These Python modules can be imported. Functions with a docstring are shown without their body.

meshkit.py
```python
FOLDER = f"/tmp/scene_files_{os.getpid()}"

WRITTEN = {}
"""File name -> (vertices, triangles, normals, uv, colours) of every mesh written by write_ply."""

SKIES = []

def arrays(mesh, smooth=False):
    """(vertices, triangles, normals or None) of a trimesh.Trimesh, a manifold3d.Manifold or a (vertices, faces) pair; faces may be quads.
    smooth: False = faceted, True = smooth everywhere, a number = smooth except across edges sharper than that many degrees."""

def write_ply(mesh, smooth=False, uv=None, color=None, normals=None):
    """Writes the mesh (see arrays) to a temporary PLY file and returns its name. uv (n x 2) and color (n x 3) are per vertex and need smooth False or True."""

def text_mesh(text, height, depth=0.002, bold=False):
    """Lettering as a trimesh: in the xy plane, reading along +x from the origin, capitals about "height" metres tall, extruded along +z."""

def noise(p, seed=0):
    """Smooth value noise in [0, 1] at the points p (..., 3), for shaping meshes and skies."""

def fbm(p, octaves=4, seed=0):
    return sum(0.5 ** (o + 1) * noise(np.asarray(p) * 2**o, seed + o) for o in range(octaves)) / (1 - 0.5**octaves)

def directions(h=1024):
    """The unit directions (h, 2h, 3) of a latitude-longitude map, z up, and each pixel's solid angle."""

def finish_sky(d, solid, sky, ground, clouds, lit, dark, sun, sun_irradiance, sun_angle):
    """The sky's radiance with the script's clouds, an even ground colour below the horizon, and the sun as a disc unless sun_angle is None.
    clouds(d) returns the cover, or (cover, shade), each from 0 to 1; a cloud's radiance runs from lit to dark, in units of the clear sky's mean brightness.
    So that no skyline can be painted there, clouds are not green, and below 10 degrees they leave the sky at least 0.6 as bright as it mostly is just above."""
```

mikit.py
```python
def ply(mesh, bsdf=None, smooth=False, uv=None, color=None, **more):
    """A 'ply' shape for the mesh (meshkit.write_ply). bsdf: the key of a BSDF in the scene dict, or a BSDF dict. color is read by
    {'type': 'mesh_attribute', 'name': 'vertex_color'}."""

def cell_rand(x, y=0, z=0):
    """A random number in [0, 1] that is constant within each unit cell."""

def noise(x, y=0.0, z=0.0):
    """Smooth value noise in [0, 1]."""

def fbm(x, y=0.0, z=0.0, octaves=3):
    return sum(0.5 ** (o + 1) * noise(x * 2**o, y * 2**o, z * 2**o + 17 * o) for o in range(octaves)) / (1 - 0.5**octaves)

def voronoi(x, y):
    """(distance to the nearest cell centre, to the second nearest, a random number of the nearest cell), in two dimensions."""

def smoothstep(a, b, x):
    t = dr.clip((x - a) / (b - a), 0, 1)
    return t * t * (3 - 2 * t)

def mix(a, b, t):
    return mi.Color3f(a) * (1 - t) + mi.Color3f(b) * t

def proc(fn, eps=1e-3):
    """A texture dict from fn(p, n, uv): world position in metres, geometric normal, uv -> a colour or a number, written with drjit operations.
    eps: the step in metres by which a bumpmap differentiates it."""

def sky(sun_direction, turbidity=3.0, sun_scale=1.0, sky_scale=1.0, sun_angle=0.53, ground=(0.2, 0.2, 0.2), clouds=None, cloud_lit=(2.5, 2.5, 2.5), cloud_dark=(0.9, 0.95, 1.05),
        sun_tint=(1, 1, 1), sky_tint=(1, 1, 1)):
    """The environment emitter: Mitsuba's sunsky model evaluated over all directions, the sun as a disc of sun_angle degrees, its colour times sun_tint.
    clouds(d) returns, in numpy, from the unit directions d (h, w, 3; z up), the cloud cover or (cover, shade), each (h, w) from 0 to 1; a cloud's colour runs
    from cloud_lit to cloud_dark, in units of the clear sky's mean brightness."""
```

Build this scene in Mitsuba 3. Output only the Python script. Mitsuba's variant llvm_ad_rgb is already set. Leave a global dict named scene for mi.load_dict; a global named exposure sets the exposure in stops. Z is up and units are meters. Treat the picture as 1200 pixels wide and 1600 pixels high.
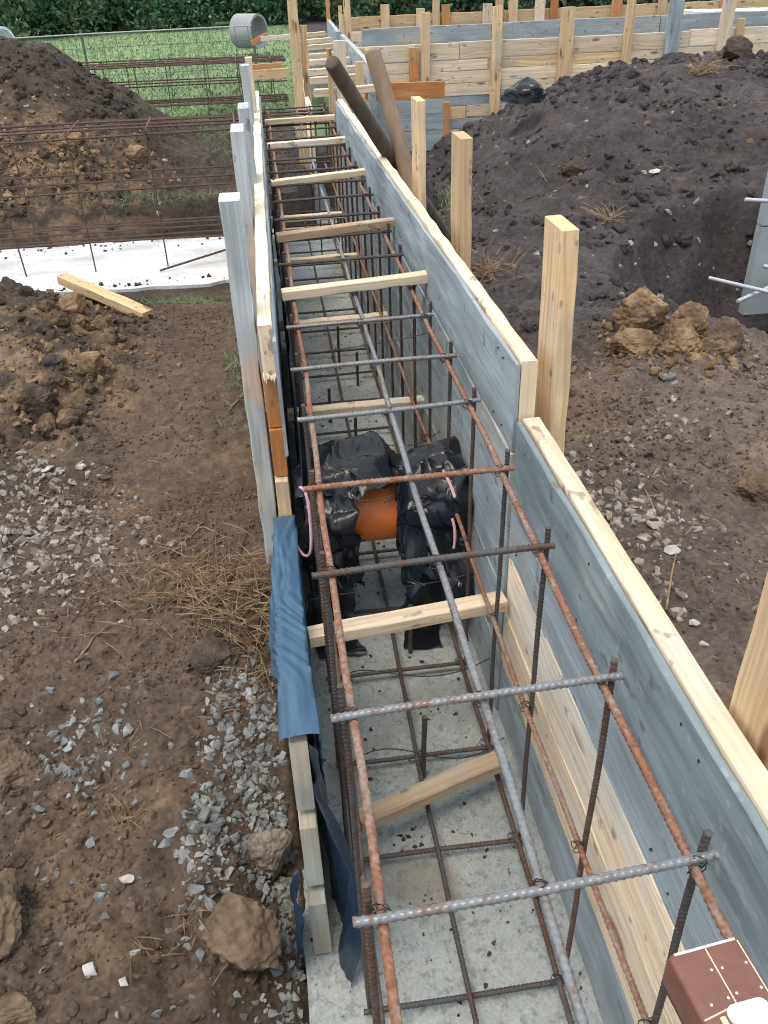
import math, random
import numpy as np, trimesh, manifold3d as m3
import drjit as dr, mitsuba as mi
import mikit, meshkit
from mikit import proc, mix, smoothstep, noise, fbm, voronoi, cell_rand

T = mi.ScalarTransform4f
PI = math.pi
rng = np.random.default_rng(7)
random.seed(7)
scene, labels = {}, {}

# ---------------------------------------------------------------- camera, light, exposure
CAM = np.array([-0.247, 0.0, 1.924])
_p, _y, _r = math.radians(33.688), math.radians(6.711), math.radians(-2.152)
FWD = np.array([math.sin(_y) * math.cos(_p), math.cos(_y) * math.cos(_p), -math.sin(_p)])
_rt = np.array([math.cos(_y), -math.sin(_y), 0]); _up = np.cross(_rt, FWD)
UP = -math.sin(_r) * _rt + math.cos(_r) * _up
scene['camera'] = {'type': 'perspective', 'fov': 2 * math.degrees(math.atan(600 / 1309.2)), 'fov_axis': 'x', 'near_clip': 0.05, 'far_clip': 400.0,
                   'to_world': T().look_at(origin=CAM.tolist(), target=(CAM + FWD).tolist(), up=UP.tolist())}
scene['sky'] = mikit.sky((-0.22, -0.22, 0.95), turbidity=4, sun_scale=0.30, sun_angle=26, clouds=lambda d: (0.86 + 0.14 * meshkit.fbm(d * 3.0, 3, 5), 0.6 * meshkit.fbm(d * 4.0, 4, 9)),
                         cloud_lit=(2.3, 2.45, 2.65), cloud_dark=(1.2, 1.3, 1.46), ground=(0.12, 0.1, 0.08))
exposure = 2.58

# ---------------------------------------------------------------- naming helpers
def numbered(name):
    if name not in used: used[name] = 0; return name
    used[name] += 1
    return '%s_%03d' % (name, used[name])
used = {}
GROUPS = {'formwork_panel': 'timber formwork walls', 'timber_stake': 'timber stakes holding the formwork', 'timber_post': 'tall posts in the trench crossing', 'wooden_pole': 'round poles leaning on the right boards', 'rebar_cage': 'reinforcement cages',
          'spacer_batten': 'wooden battens across the trench', 'loose_board': 'loose boards', 'cord': 'pink cords on the wrapped pipe', 'earth_clod': 'clods of earth', 'boulder': 'boulders', 'stone': 'single stones on the soil', 'twig': 'twigs and stalks', 'concrete_ring': 'concrete rings'}
def thing(name, label, cat, group=None):
    key = numbered(name); labels[key] = {'label': label, 'category': cat}
    if group or name in GROUPS: labels[key]['group'] = group or GROUPS[name]
    return key
def part(parent, name, mesh, mat, smooth=False, uv=None, label=None, kind=None):
    key = numbered(parent + '__' + name)
    scene[key] = ply(mesh, mat, smooth=smooth, uv=uv)
    if label or kind:
        labels[key] = {}
        if label: labels[key]['label'] = label
        if kind: labels[key]['kind'] = kind
    return key
def solo(name, label, cat, mesh, mat, smooth=False, uv=None, group=None, kind=None):
    key = numbered(name)
    scene[key] = ply(mesh, mat, smooth=smooth, uv=uv)
    labels[key] = {'label': label, 'category': cat}
    if group or name in GROUPS: labels[key]['group'] = group or GROUPS[name]
    if kind: labels[key]['kind'] = kind
    return key

# ---------------------------------------------------------------- materials
def pr(color, rough=0.9, spec=0.3, **k):
    return {'type': 'principled', 'base_color': color, 'roughness': rough, 'specular': spec, **k}
def rgb(*c): return {'type': 'rgb', 'value': list(c)}
def two(b): return {'type': 'twosided', 'bsdf': b}

def wood_fn(base, late, stain, stain_amt, knots=1.0):
    def fn(p, n, uv):
        u, v = uv.x, uv.y
        k = dr.floor(v / 20.0 + 0.5)
        vv = v - 20.0 * k
        tone = cell_rand(k, 3, 7)
        end = u > 40.0
        wob = noise(u * 2.2 + k * 7.1, vv * 5.0, k * 3.3)
        g = fbm(u * 1.1 + 9.0 * k, vv * 70.0 + wob * 6.0, k * 1.7, 3)
        g2 = noise(u * 5.0, vv * 320.0, k)
        a, b, r = voronoi(u * 2.3 + k * 3.7, vv * 7.0 + k * 1.3)
        kn = dr.select(r > 0.6, 1 - smoothstep(0.05, 0.14, a), 0.0) * knots
        c = mix(base, late, dr.clip(0.25 * g2 + smoothstep(0.45, 0.75, g) * 0.75, 0, 1))
        rr = dr.sqrt(dr.square(vv * 1.0 - 0.05) + dr.square((u - 60.0 * 1.0) * 1.0 + 0.02))
        ring = 0.5 + 0.5 * dr.sin(rr * 900.0 + 5.0 * noise(u * 40.0, vv * 40.0, k))
        c = dr.select(end, mix(base, late, 0.25 + 0.5 * ring), c)
        c = mix(c, (0.16, 0.075, 0.035), kn * 0.8)
        c = c * (0.78 + 0.4 * tone)
        s = fbm(p.x * 3.1 + k, p.y * 1.7 + k * 2.0, p.z * 4.3, 4)
        s2 = fbm(u * 4.0 + k * 5.0, vv * 26.0, k * 2.0, 3)
        st = smoothstep(0.62 - stain_amt * 0.5, 0.80 - stain_amt * 0.4, s * 0.65 + s2 * 0.35 + 0.25 * (tone - 0.5))
        c = mix(c, mi.Color3f(stain) * (0.6 + 0.8 * s2), st * dr.minimum(1.0, 0.5 + stain_amt))
        sp = fbm(u * 60.0 + k, vv * 60.0, k, 2)
        c = mix(c, mi.Color3f(0.46, 0.46, 0.44), smoothstep(0.70, 0.90, sp) * min(1.0, stain_amt) * 0.35)
        c = mix(c, mi.Color3f(0.10, 0.09, 0.08), smoothstep(0.74, 0.82, fbm(u * 17.0 + 3 * k, vv * 31.0, k + 5.0, 3)) * 0.55)
        return c * (0.86 + 0.28 * noise(u * 9.0, vv * 190.0, k * 2.0))
    return fn

scene['wood_fresh'] = two(pr(proc(wood_fn((0.60, 0.455, 0.27), (0.45, 0.30, 0.15), (0.33, 0.30, 0.25), 0.16)), 0.75, 0.25))
scene['wood_pale'] = two(pr(proc(wood_fn((0.68, 0.58, 0.43), (0.55, 0.43, 0.285), (0.46, 0.45, 0.42), 0.22)), 0.8, 0.25))
scene['wood_form'] = two(pr(proc(wood_fn((0.43, 0.42, 0.37), (0.32, 0.325, 0.305), (0.255, 0.30, 0.325), 0.74, 0.3)), 0.7, 0.35))
scene['wood_wet'] = two(pr(proc(wood_fn((0.33, 0.375, 0.38), (0.25, 0.295, 0.305), (0.195, 0.245, 0.265), 0.75, 0.0)), 0.62, 0.4))
scene['wood_stake'] = two(pr(proc(wood_fn((0.50, 0.43, 0.36), (0.40, 0.32, 0.26), (0.38, 0.42, 0.435), 0.62, 0.3)), 0.8, 0.25))
scene['wood_old'] = two(pr(proc(wood_fn((0.40, 0.30, 0.19), (0.27, 0.19, 0.115), (0.33, 0.31, 0.27), 0.4)), 0.85, 0.2))
scene['wood_moss'] = two(pr(proc(wood_fn((0.42, 0.385, 0.31), (0.33, 0.30, 0.24), (0.27, 0.30, 0.28), 0.5, 0.2)), 0.85, 0.2))
scene['wood_orange'] = two(pr(proc(wood_fn((0.50, 0.22, 0.075), (0.36, 0.14, 0.05), (0.38, 0.24, 0.12), 0.25, 0.4)), 0.8, 0.2))
scene['wood_pole_grey'] = two(pr(proc(lambda p, n, uv: mix((0.29, 0.22, 0.16), (0.17, 0.125, 0.09), fbm(p.x * 40, p.y * 40, p.z * 5)) * (0.75 + 0.5 * noise(p.x * 6, p.y * 6, p.z * 6))), 0.8, 0.2))
scene['wood_pole_dark'] = two(pr(proc(lambda p, n, uv: mix((0.13, 0.10, 0.075), (0.065, 0.05, 0.04), fbm(p.x * 40, p.y * 40, p.z * 5))), 0.75, 0.25))

def rust_fn(rust, steel, amt):
    def fn(p, n, uv):
        a = 0.6 * fbm(p.x * 30, p.y * 8, p.z * 24, 4) + 0.4 * fbm(p.x * 150, p.y * 90, p.z * 150, 2)
        b = noise(p.x * 220, p.y * 220, p.z * 220)
        m = smoothstep(amt - 0.13, amt + 0.13, a + 0.14 * (b - 0.5))
        return mix(mi.Color3f(rust) * (0.55 + 0.9 * b * a * 1.6), mi.Color3f(steel) * (0.75 + 0.5 * b), m)
    return fn
scene['rust_orange'] = pr(proc(rust_fn((0.24, 0.105, 0.058), (0.21, 0.17, 0.145), 0.54)), 0.65, 0.45)
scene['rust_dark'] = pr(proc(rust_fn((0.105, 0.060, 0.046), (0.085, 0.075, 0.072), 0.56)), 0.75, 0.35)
scene['steel_grey'] = pr(proc(rust_fn((0.15, 0.095, 0.066), (0.135, 0.15, 0.165), 0.42)), 0.38, 1.0)
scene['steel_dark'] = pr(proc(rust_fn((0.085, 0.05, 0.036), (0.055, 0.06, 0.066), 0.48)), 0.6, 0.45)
scene['wire_black'] = pr(rgb(0.035, 0.032, 0.03), 0.5, 0.5)

def concrete_fn(p, n, uv):
    a = fbm(p.x * 2.3, p.y * 2.3, p.z * 2.3, 4); b = fbm(p.x * 38, p.y * 38, p.z * 38, 3)
    c = mix((0.235, 0.268, 0.275), (0.34, 0.375, 0.38), smoothstep(0.3, 0.7, a) * 0.7 + 0.3 * b)
    sp = fbm(p.x * 62 + 3, p.y * 62, 5.0, 3) * 0.7 + 0.3 * noise(p.x * 170, p.y * 170, 1.0)
    c = c * (0.86 + 0.28 * noise(p.x * 190, p.y * 190, 2.0)) * (1 - 0.30 * smoothstep(0.50, 0.75, sp))
    d1, d2, r = voronoi(p.x * 74 + 2.5 * b, p.y * 74 + 2.5 * a)
    c = mix(c, (0.08, 0.075, 0.07), dr.select(r > 0.80, 1 - smoothstep(0.02, 0.34, d1 + 2.2 * (1 - r)), 0.0) * 0.9)
    c = mix(c, (0.20, 0.17, 0.13), smoothstep(0.60, 0.78, fbm(p.x * 5 + 9, p.y * 5, 2.0, 4)) * 0.55)
    return c
scene['concrete'] = pr(proc(concrete_fn), 0.9, 0.25)
scene['concrete_white'] = pr(proc(lambda p, n, uv: mix((0.60, 0.635, 0.66), (0.46, 0.475, 0.48), smoothstep(0.3, 0.75, fbm(p.x * 3, p.y * 5, 1.0, 4))) * (0.9 + 0.2 * fbm(p.x * 40, p.y * 40, 2.0, 2))), 0.9, 0.2)
scene['concrete_ring'] = two(pr(proc(lambda p, n, uv: mix((0.33, 0.345, 0.36), (0.24, 0.255, 0.27), fbm(p.x * 4, p.y * 4, p.z * 4, 4))), 0.9, 0.2))
scene['concrete_panel'] = two(pr(proc(lambda p, n, uv: mix((0.34, 0.39, 0.41), (0.24, 0.27, 0.28), fbm(p.x * 3, p.y * 3, p.z * 5, 4))), 0.8, 0.3))

def soil_fn(p, n, uv):
    x, y, z = p.x, p.y, p.z
    a = fbm(x * 1.3 + 3, y * 1.3, z * 1.3, 4); b = fbm(x * 9, y * 9, z * 9, 3); c = noise(x * 130, y * 130, z * 130); e = fbm(x * 34, y * 34, z * 34, 3)
    left = smoothstep(0.1, -0.2, x)
    dark = mix((0.053, 0.047, 0.049), (0.050, 0.042, 0.036), left)
    brown = mix((0.112, 0.088, 0.072), (0.104, 0.076, 0.058), left)
    tan = mi.Color3f(0.175, 0.125, 0.080)
    # trampled path beside the formwork, to the left and to the right
    pathl = smoothstep(-1.25, -0.85, x + 0.35 * (a - 0.5)) * smoothstep(1.5, 2.6, y) * smoothstep(6.4, 4.8, y)
    fore = smoothstep(3.4, 2.2, y) * 0.88
    pathr = smoothstep(3.7, 2.6, y + (a - 0.5)) * 0.92
    w = mi.Float(dr.select(x < 0, dr.maximum(pathl, fore), pathr))
    col = mix(dark, brown, dr.clip(w * (0.62 + 0.8 * (a - 0.35)) + 0.55 * smoothstep(0.55, 0.8, b) * 0.5, 0, 1))
    crumb = dr.select(x < 0, smoothstep(-0.75, -1.2, x) * smoothstep(2.9, 3.4, y) * smoothstep(4.6, 3.9, y), 0.0)
    crumb = dr.maximum(crumb, smoothstep(6.9, 7.4, y) * smoothstep(8.9, 8.2, y) * smoothstep(-1.0, -1.5, x) * 0.8)
    col = mix(col, tan, dr.clip(crumb * smoothstep(0.35, 0.65, b) * 0.8 + w * 0.4 * smoothstep(0.62, 0.8, fbm(x * 4 + 7, y * 4, 3.0, 3)), 0, 1))
    col = col * (0.66 + 0.68 * fbm(x * 2.6 + 1.0, y * 2.6, z * 2.6 + 4.0, 3))
    f2 = noise(x * 60 + 5, y * 60, z * 60)
    col = col * (0.55 + 0.9 * e) * (0.7 + 0.6 * c)
    col = mix(col, mi.Color3f(0.20, 0.155, 0.115), smoothstep(0.80, 0.92, f2) * 0.35 * (0.3 + w))
    grass = smoothstep(10.6, 11.6, y + 1.6 * (a - 0.5)) * smoothstep(1.2, 0.4, x)
    gcol = mix((0.095, 0.165, 0.085), (0.185, 0.235, 0.125), fbm(x * 1.5, y * 0.7, 0.0, 4))
    return mix(col, gcol, grass)
scene['soil'] = pr(proc(soil_fn), 0.95, 0.12)
scene['soil_grit'] = pr(proc(lambda p, n, uv: mix((0.045, 0.036, 0.03), (0.22, 0.175, 0.135), cell_rand(p.x * 140, p.y * 140, 1.0) * cell_rand(p.x * 140, p.y * 140, 5.0))), 0.95, 0.12)
def clod_fn(c1, c2):
    return lambda p, n, uv: mix(c1, c2, dr.clip(2.0 * fbm(p.x * 12, p.y * 12, p.z * 12, 4) - 0.5, 0, 1)) * (0.45 + 1.1 * fbm(p.x * 60, p.y * 60, p.z * 60, 3))
scene['clod_tan'] = pr(proc(clod_fn((0.10, 0.068, 0.043), (0.27, 0.19, 0.115))), 0.95, 0.12)
scene['clod_brown'] = pr(proc(clod_fn((0.075, 0.057, 0.045), (0.165, 0.122, 0.085))), 0.95, 0.12)
scene['clod_dark'] = pr(proc(clod_fn((0.05, 0.04, 0.034), (0.095, 0.075, 0.062))), 0.95, 0.12)
scene['rock_grey'] = pr(proc(clod_fn((0.11, 0.095, 0.08), (0.25, 0.215, 0.18))), 0.9, 0.2)
scene['gravel_grey'] = pr(proc(lambda p, n, uv: mix((0.11, 0.118, 0.12), (0.27, 0.285, 0.29), cell_rand(p.x * 26, p.y * 26, p.z * 26)) * (0.55 + 0.8 * fbm(p.x * 40, p.y * 40, p.z * 40, 2))), 0.85, 0.3)
scene['gravel_pale'] = pr(proc(lambda p, n, uv: mix((0.13, 0.11, 0.095), (0.34, 0.315, 0.29), cell_rand(p.x * 26, p.y * 26, p.z * 26)) * (0.55 + 0.8 * fbm(p.x * 40, p.y * 40, p.z * 40, 2))), 0.85, 0.3)
scene['stone_white'] = pr(proc(clod_fn((0.30, 0.29, 0.28), (0.44, 0.43, 0.42))), 0.85, 0.3)
scene['straw'] = two(pr(proc(lambda p, n, uv: mix((0.30, 0.22, 0.13), (0.125, 0.082, 0.05), cell_rand(p.x * 45, p.y * 45, 3.0))), 0.8, 0.25))
scene['grass_blade'] = two(pr(proc(lambda p, n, uv: mix((0.085, 0.160, 0.080), (0.20, 0.25, 0.13), cell_rand(p.x * 30, p.y * 30, 2.0))), 0.7, 0.3))
scene['leaf'] = {'type': 'principledthin', 'base_color': proc(lambda p, n, uv: mix(mix((0.055, 0.135, 0.095), (0.13, 0.21, 0.11), dr.clip(0.45 * cell_rand(p.x * 8, p.y * 8, p.z * 8) + 1.3 * fbm(p.x * 0.35, p.z * 0.5, p.y * 0.2, 3) - 0.45, 0, 1)), (0.26, 0.22, 0.08),
                 smoothstep(0.54, 0.72, fbm(p.x * 0.9, p.y * 0.9, p.z * 1.3, 3)) * 0.75)), 'roughness': 0.6, 'diff_trans': 0.5, 'spec_trans': 0.0}
scene['bark'] = pr(rgb(0.07, 0.055, 0.045), 0.9, 0.2)
scene['bark_pale'] = pr(rgb(0.5, 0.5, 0.48), 0.9, 0.2)
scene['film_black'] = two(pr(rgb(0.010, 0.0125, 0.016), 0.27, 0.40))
scene['film_slate'] = two(pr(rgb(0.011, 0.017, 0.027), 0.27, 0.45))
scene['film_sky_sheen'] = two(pr(proc(lambda p, n, uv: mix((0.026, 0.072, 0.135), (0.050, 0.118, 0.195), fbm(p.x * 60, p.y * 8, p.z * 8, 3))), 0.36, 0.5))  # black film; the blue sky reflection is painted into its base colour
scene['film_dark_sheen'] = two(pr(rgb(0.012, 0.028, 0.055), 0.38, 0.5))  # same black film, deeper; its bluish sheen sits in the base colour
scene['pvc_orange'] = two(pr(proc(lambda p, n, uv: mix((0.78, 0.20, 0.03), (0.58, 0.13, 0.025), fbm(p.x * 20, p.y * 20, p.z * 20, 3))), 0.4, 0.5))
scene['cord_pink'] = pr(rgb(0.62, 0.36, 0.40), 0.7, 0.3)
scene['conduit'] = pr(rgb(0.42, 0.46, 0.52), 0.5, 0.4)
scene['fence_wire'] = pr(rgb(0.10, 0.13, 0.12), 0.5, 0.4)
scene['fence_rail'] = pr(rgb(0.34, 0.37, 0.38), 0.5, 0.4)
scene['leather'] = two(pr(proc(lambda p, n, uv: mix((0.125, 0.050, 0.036), (0.18, 0.075, 0.055), fbm(p.x * 60, p.y * 60, p.z * 60, 3))), 0.33, 0.55, clearcoat=0.3, clearcoat_gloss=0.7))
scene['leather_dark'] = two(pr(rgb(0.05, 0.022, 0.016), 0.4, 0.5))
scene['thread'] = pr(rgb(0.62, 0.50, 0.36), 0.8, 0.2)
scene['lace_white'] = pr(rgb(0.74, 0.70, 0.60), 0.85, 0.2)
scene['highlight_white'] = pr(rgb(0.62, 0.64, 0.66), 0.6, 0.3)
scene['sheet_white'] = two(pr(rgb(0.68, 0.71, 0.74), 0.6, 0.3))
scene['van_blue'] = pr(rgb(0.16, 0.24, 0.33), 0.35, 0.5)

for _k in [k for k, d in scene.items() if k not in ('camera', 'sky')]: scene['surface_' + _k] = scene.pop(_k)
def ply(mesh, mat, **k): return mikit.ply(mesh, 'surface_' + mat, **k)

# ---------------------------------------------------------------- mesh helpers
def cat(ms): return trimesh.util.concatenate(ms)
def unit(v): v = np.asarray(v, float); return v / np.linalg.norm(v)

_tone = [0]
def plank(p0, p1, w, t, up=(0, 0, 1), rough=0.0020, seg=None, tone=None, cham=0.0025, bow=0.0, shrink=None):
    """Sawn board from p0 to p1 (centre line); w is its size along 'up', t across. Returns (mesh, uv)."""
    p0, p1 = np.asarray(p0, float), np.asarray(p1, float)
    L = np.linalg.norm(p1 - p0); d = (p1 - p0) / L
    a = unit(np.asarray(up, float) - d * np.dot(up, d)); b = np.cross(d, a)
    n = seg or max(2, min(40, int(L / 0.09)))
    c = cham
    prof = np.array([(-w/2 + c, -t/2), (w/2 - c, -t/2), (w/2, -t/2 + c), (w/2, t/2 - c), (w/2 - c, t/2), (-w/2 + c, t/2), (-w/2, t/2 - c), (-w/2, -t/2 + c)])
    prof = np.vstack([prof, prof[:1]]); m = len(prof)
    per = np.r_[0, np.cumsum(np.linalg.norm(np.diff(prof, axis=0), axis=1))]
    _tone[0] += 1
    k = (_tone[0] * 7) % 97 + 1 if tone is None else tone
    u0 = rng.uniform(0, 30)
    s = np.linspace(0, 1, n + 1)
    wob = rng.normal(0, rough, (n + 1, 4))
    V, UV = [], []
    for i, si in enumerate(s):
        q = prof.copy()
        q[:, 0] += np.where(q[:, 0] > 0, wob[i, 0], wob[i, 1]); q[:, 1] += np.where(q[:, 1] > 0, wob[i, 2], wob[i, 3]) * 0.6
        ctr = p0 + d * L * si + b * bow * math.sin(PI * si)
        V.append(ctr + q[:, :1] * a + q[:, 1:] * b)
        UV.append(np.c_[np.full(m, (u0 + L * si) % 35.0 if False else u0 * 0.2 + L * si), per + 20.0 * k])
    F = []
    for i in range(n):
        for j in range(m - 1):
            A, B, C, D = i*m + j, i*m + j + 1, (i+1)*m + j + 1, (i+1)*m + j
            F += [(A, C, B), (A, D, C)]
    V = np.vstack(V); UV = np.vstack(UV)
    for end in (0, n):
        base = len(V)
        ring = V[end*m:end*m + m - 1]
        V = np.vstack([V, ring, ring.mean(0)])
        UV = np.vstack([UV, np.c_[60 + prof[:-1, 0], prof[:-1, 1] + 20.0 * k], [[60.0, 20.0 * k]]])
        for j in range(m - 1):
            A, B, C = base + j, base + (j + 1) % (m - 1), base + m - 1
            F.append((A, B, C) if end == 0 else (B, A, C))
    return trimesh.Trimesh(V, np.array(F), process=False), UV
def add_plank(parent, name, mat, *a, label=None, **k):
    m, uv = plank(*a, **k)
    return part(parent, name, m, mat, uv=uv, label=label)
def solo_plank(name, label, cat_, mat, *a, group=None, **k):
    m, uv = plank(*a, **k)
    return solo(name, label, cat_, m, mat, uv=uv, group=group)

def tube(pts, r, sides=6, closed=True):
    p = np.asarray(pts, float)
    t = np.gradient(p, axis=0); t /= np.linalg.norm(t, axis=1, keepdims=True) + 1e-12
    ref = np.array([0.0, 0, 1]) if abs(unit(p[-1] - p[0] + 1e-9)[2]) < 0.8 else np.array([1.0, 0, 0])
    a = np.cross(t, ref); a /= np.linalg.norm(a, axis=1, keepdims=True) + 1e-12
    b = np.cross(t, a); ang = np.arange(sides) * 2 * PI / sides
    r = np.broadcast_to(r, (len(p),))
    V = (p[:, None] + r[:, None, None] * (np.cos(ang)[None, :, None] * a[:, None] + np.sin(ang)[None, :, None] * b[:, None])).reshape(-1, 3)
    i, j = np.meshgrid(np.arange(len(p) - 1), np.arange(sides), indexing='ij')
    q = np.stack([i*sides + j, i*sides + (j+1) % sides, (i+1)*sides + (j+1) % sides, (i+1)*sides + j], -1).reshape(-1, 4)
    F = np.vstack([q[:, [0, 1, 2]], q[:, [0, 2, 3]]])
    n0 = len(V)
    V = np.vstack([V, p[:1], p[-1:]])
    cap = [(n0, (k + 1) % sides, k) for k in range(sides)] + [(n0 + 1, n0 - sides + k, n0 - sides + (k + 1) % sides) for k in range(sides)]
    M = trimesh.Trimesh(V, np.vstack([F, cap]), process=False)
    if M.volume < 0: M.invert()
    return M
    return trimesh.Trimesh(V, np.vstack([F, cap]), process=False)

def rebar(p0, p1, r, pitch=0.009, fine=True, sag=0.0, sides=12):
    """Deformed bar: oblique ribs on both flanks and two long ribs, slightly crooked."""
    p0, p1 = np.asarray(p0, float), np.asarray(p1, float)
    L = np.linalg.norm(p1 - p0)
    if not fine:
        n = max(2, int(L / 0.25)); s = np.linspace(0, 1, n + 1)
        pts = p0 + (p1 - p0) * s[:, None]
        off = rng.normal(0, 0.0012, (n + 1, 3)); off[0] = off[-1] = 0
        pts = pts + off; pts[:, 2] -= sag * np.sin(PI * s)
        return tube(pts, r, 7)
    n = int(L / (pitch / 6)); s = np.linspace(0, 1, n + 1)
    pts = p0 + (p1 - p0) * s[:, None]
    d = (p1 - p0) / L
    a = unit(np.cross(d, [0.3, 0.2, 0.93])); b = np.cross(d, a)
    x = s * L
    ph = rng.uniform(0, 6, 4)
    pts = pts + (a * (0.0028 * np.sin(x * 4 + ph[0]) + 0.0012 * np.sin(x * 13 + ph[1]))[:, None] + b * (0.0026 * np.sin(x * 4 + ph[2]))[:, None]) * (np.sin(PI * s) ** .3)[:, None]
    pts[:, 2] -= sag * np.sin(PI * s)
    th = np.arange(sides) * 2 * PI / sides
    S, TH = np.meshgrid(x, th, indexing='ij')
    side = np.abs(np.sin(TH))
    rib = np.clip(np.cos(2 * PI * S / pitch + 2.4 * np.cos(TH)) * 1.6 - 0.3, 0, 1) * np.sqrt(side)
    R = r * (0.87 + 0.22 * rib + 0.09 * (side < 0.2))
    V = (pts[:, None] + R[..., None] * (np.cos(TH)[..., None] * a + np.sin(TH)[..., None] * b)).reshape(-1, 3)
    i, j = np.meshgrid(np.arange(n), np.arange(sides), indexing='ij')
    q = np.stack([i*sides + j, i*sides + (j+1) % sides, (i+1)*sides + (j+1) % sides, (i+1)*sides + j], -1).reshape(-1, 4)
    F = np.vstack([q[:, [0, 1, 2]], q[:, [0, 2, 3]]])
    n0 = len(V); V = np.vstack([V, pts[:1], pts[-1:]])
    cap = [(n0, (k + 1) % sides, k) for k in range(sides)] + [(n0 + 1, n0 - sides + k, n0 - sides + (k + 1) % sides) for k in range(sides)]
    M = trimesh.Trimesh(V, np.vstack([F, cap]), process=False)
    if M.volume < 0: M.invert()
    return M

ICO = {k: trimesh.creation.icosphere(subdivisions=k) for k in (0, 1, 2, 3, 4, 5)}
def lump(c, size, sub=4, seed=0, cuts=7, rough=0.07, fine=0.04, rotz=0.0):
    """A clod or boulder: a ball cut by random planes, then roughened at several scales."""
    g = np.random.default_rng(seed)
    v = ICO[sub].vertices.copy()
    for _ in range(cuts):
        nrm = unit(g.normal(size=3)); d = g.uniform(0.50, 0.80)
        over = v @ nrm - d
        v = v - np.clip(over, 0, None)[:, None] * nrm * 0.93
    nv = v / np.linalg.norm(v, axis=1, keepdims=True)
    o = g.uniform(0, 50, 3)
    v = v + nv * ((meshkit.fbm(v * 2.2 + o, 3, seed) - 0.5) * rough * 3 + (meshkit.fbm(v * 9 + o, 3, seed + 3) - 0.5) * fine * 2.6)[:, None]
    v = v * np.asarray(size)
    cs, sn = math.cos(rotz), math.sin(rotz)
    v = v @ np.array([[cs, sn, 0], [-sn, cs, 0], [0, 0, 1.0]])
    return trimesh.Trimesh(v + np.asarray(c, float), ICO[sub].faces, process=False)

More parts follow.
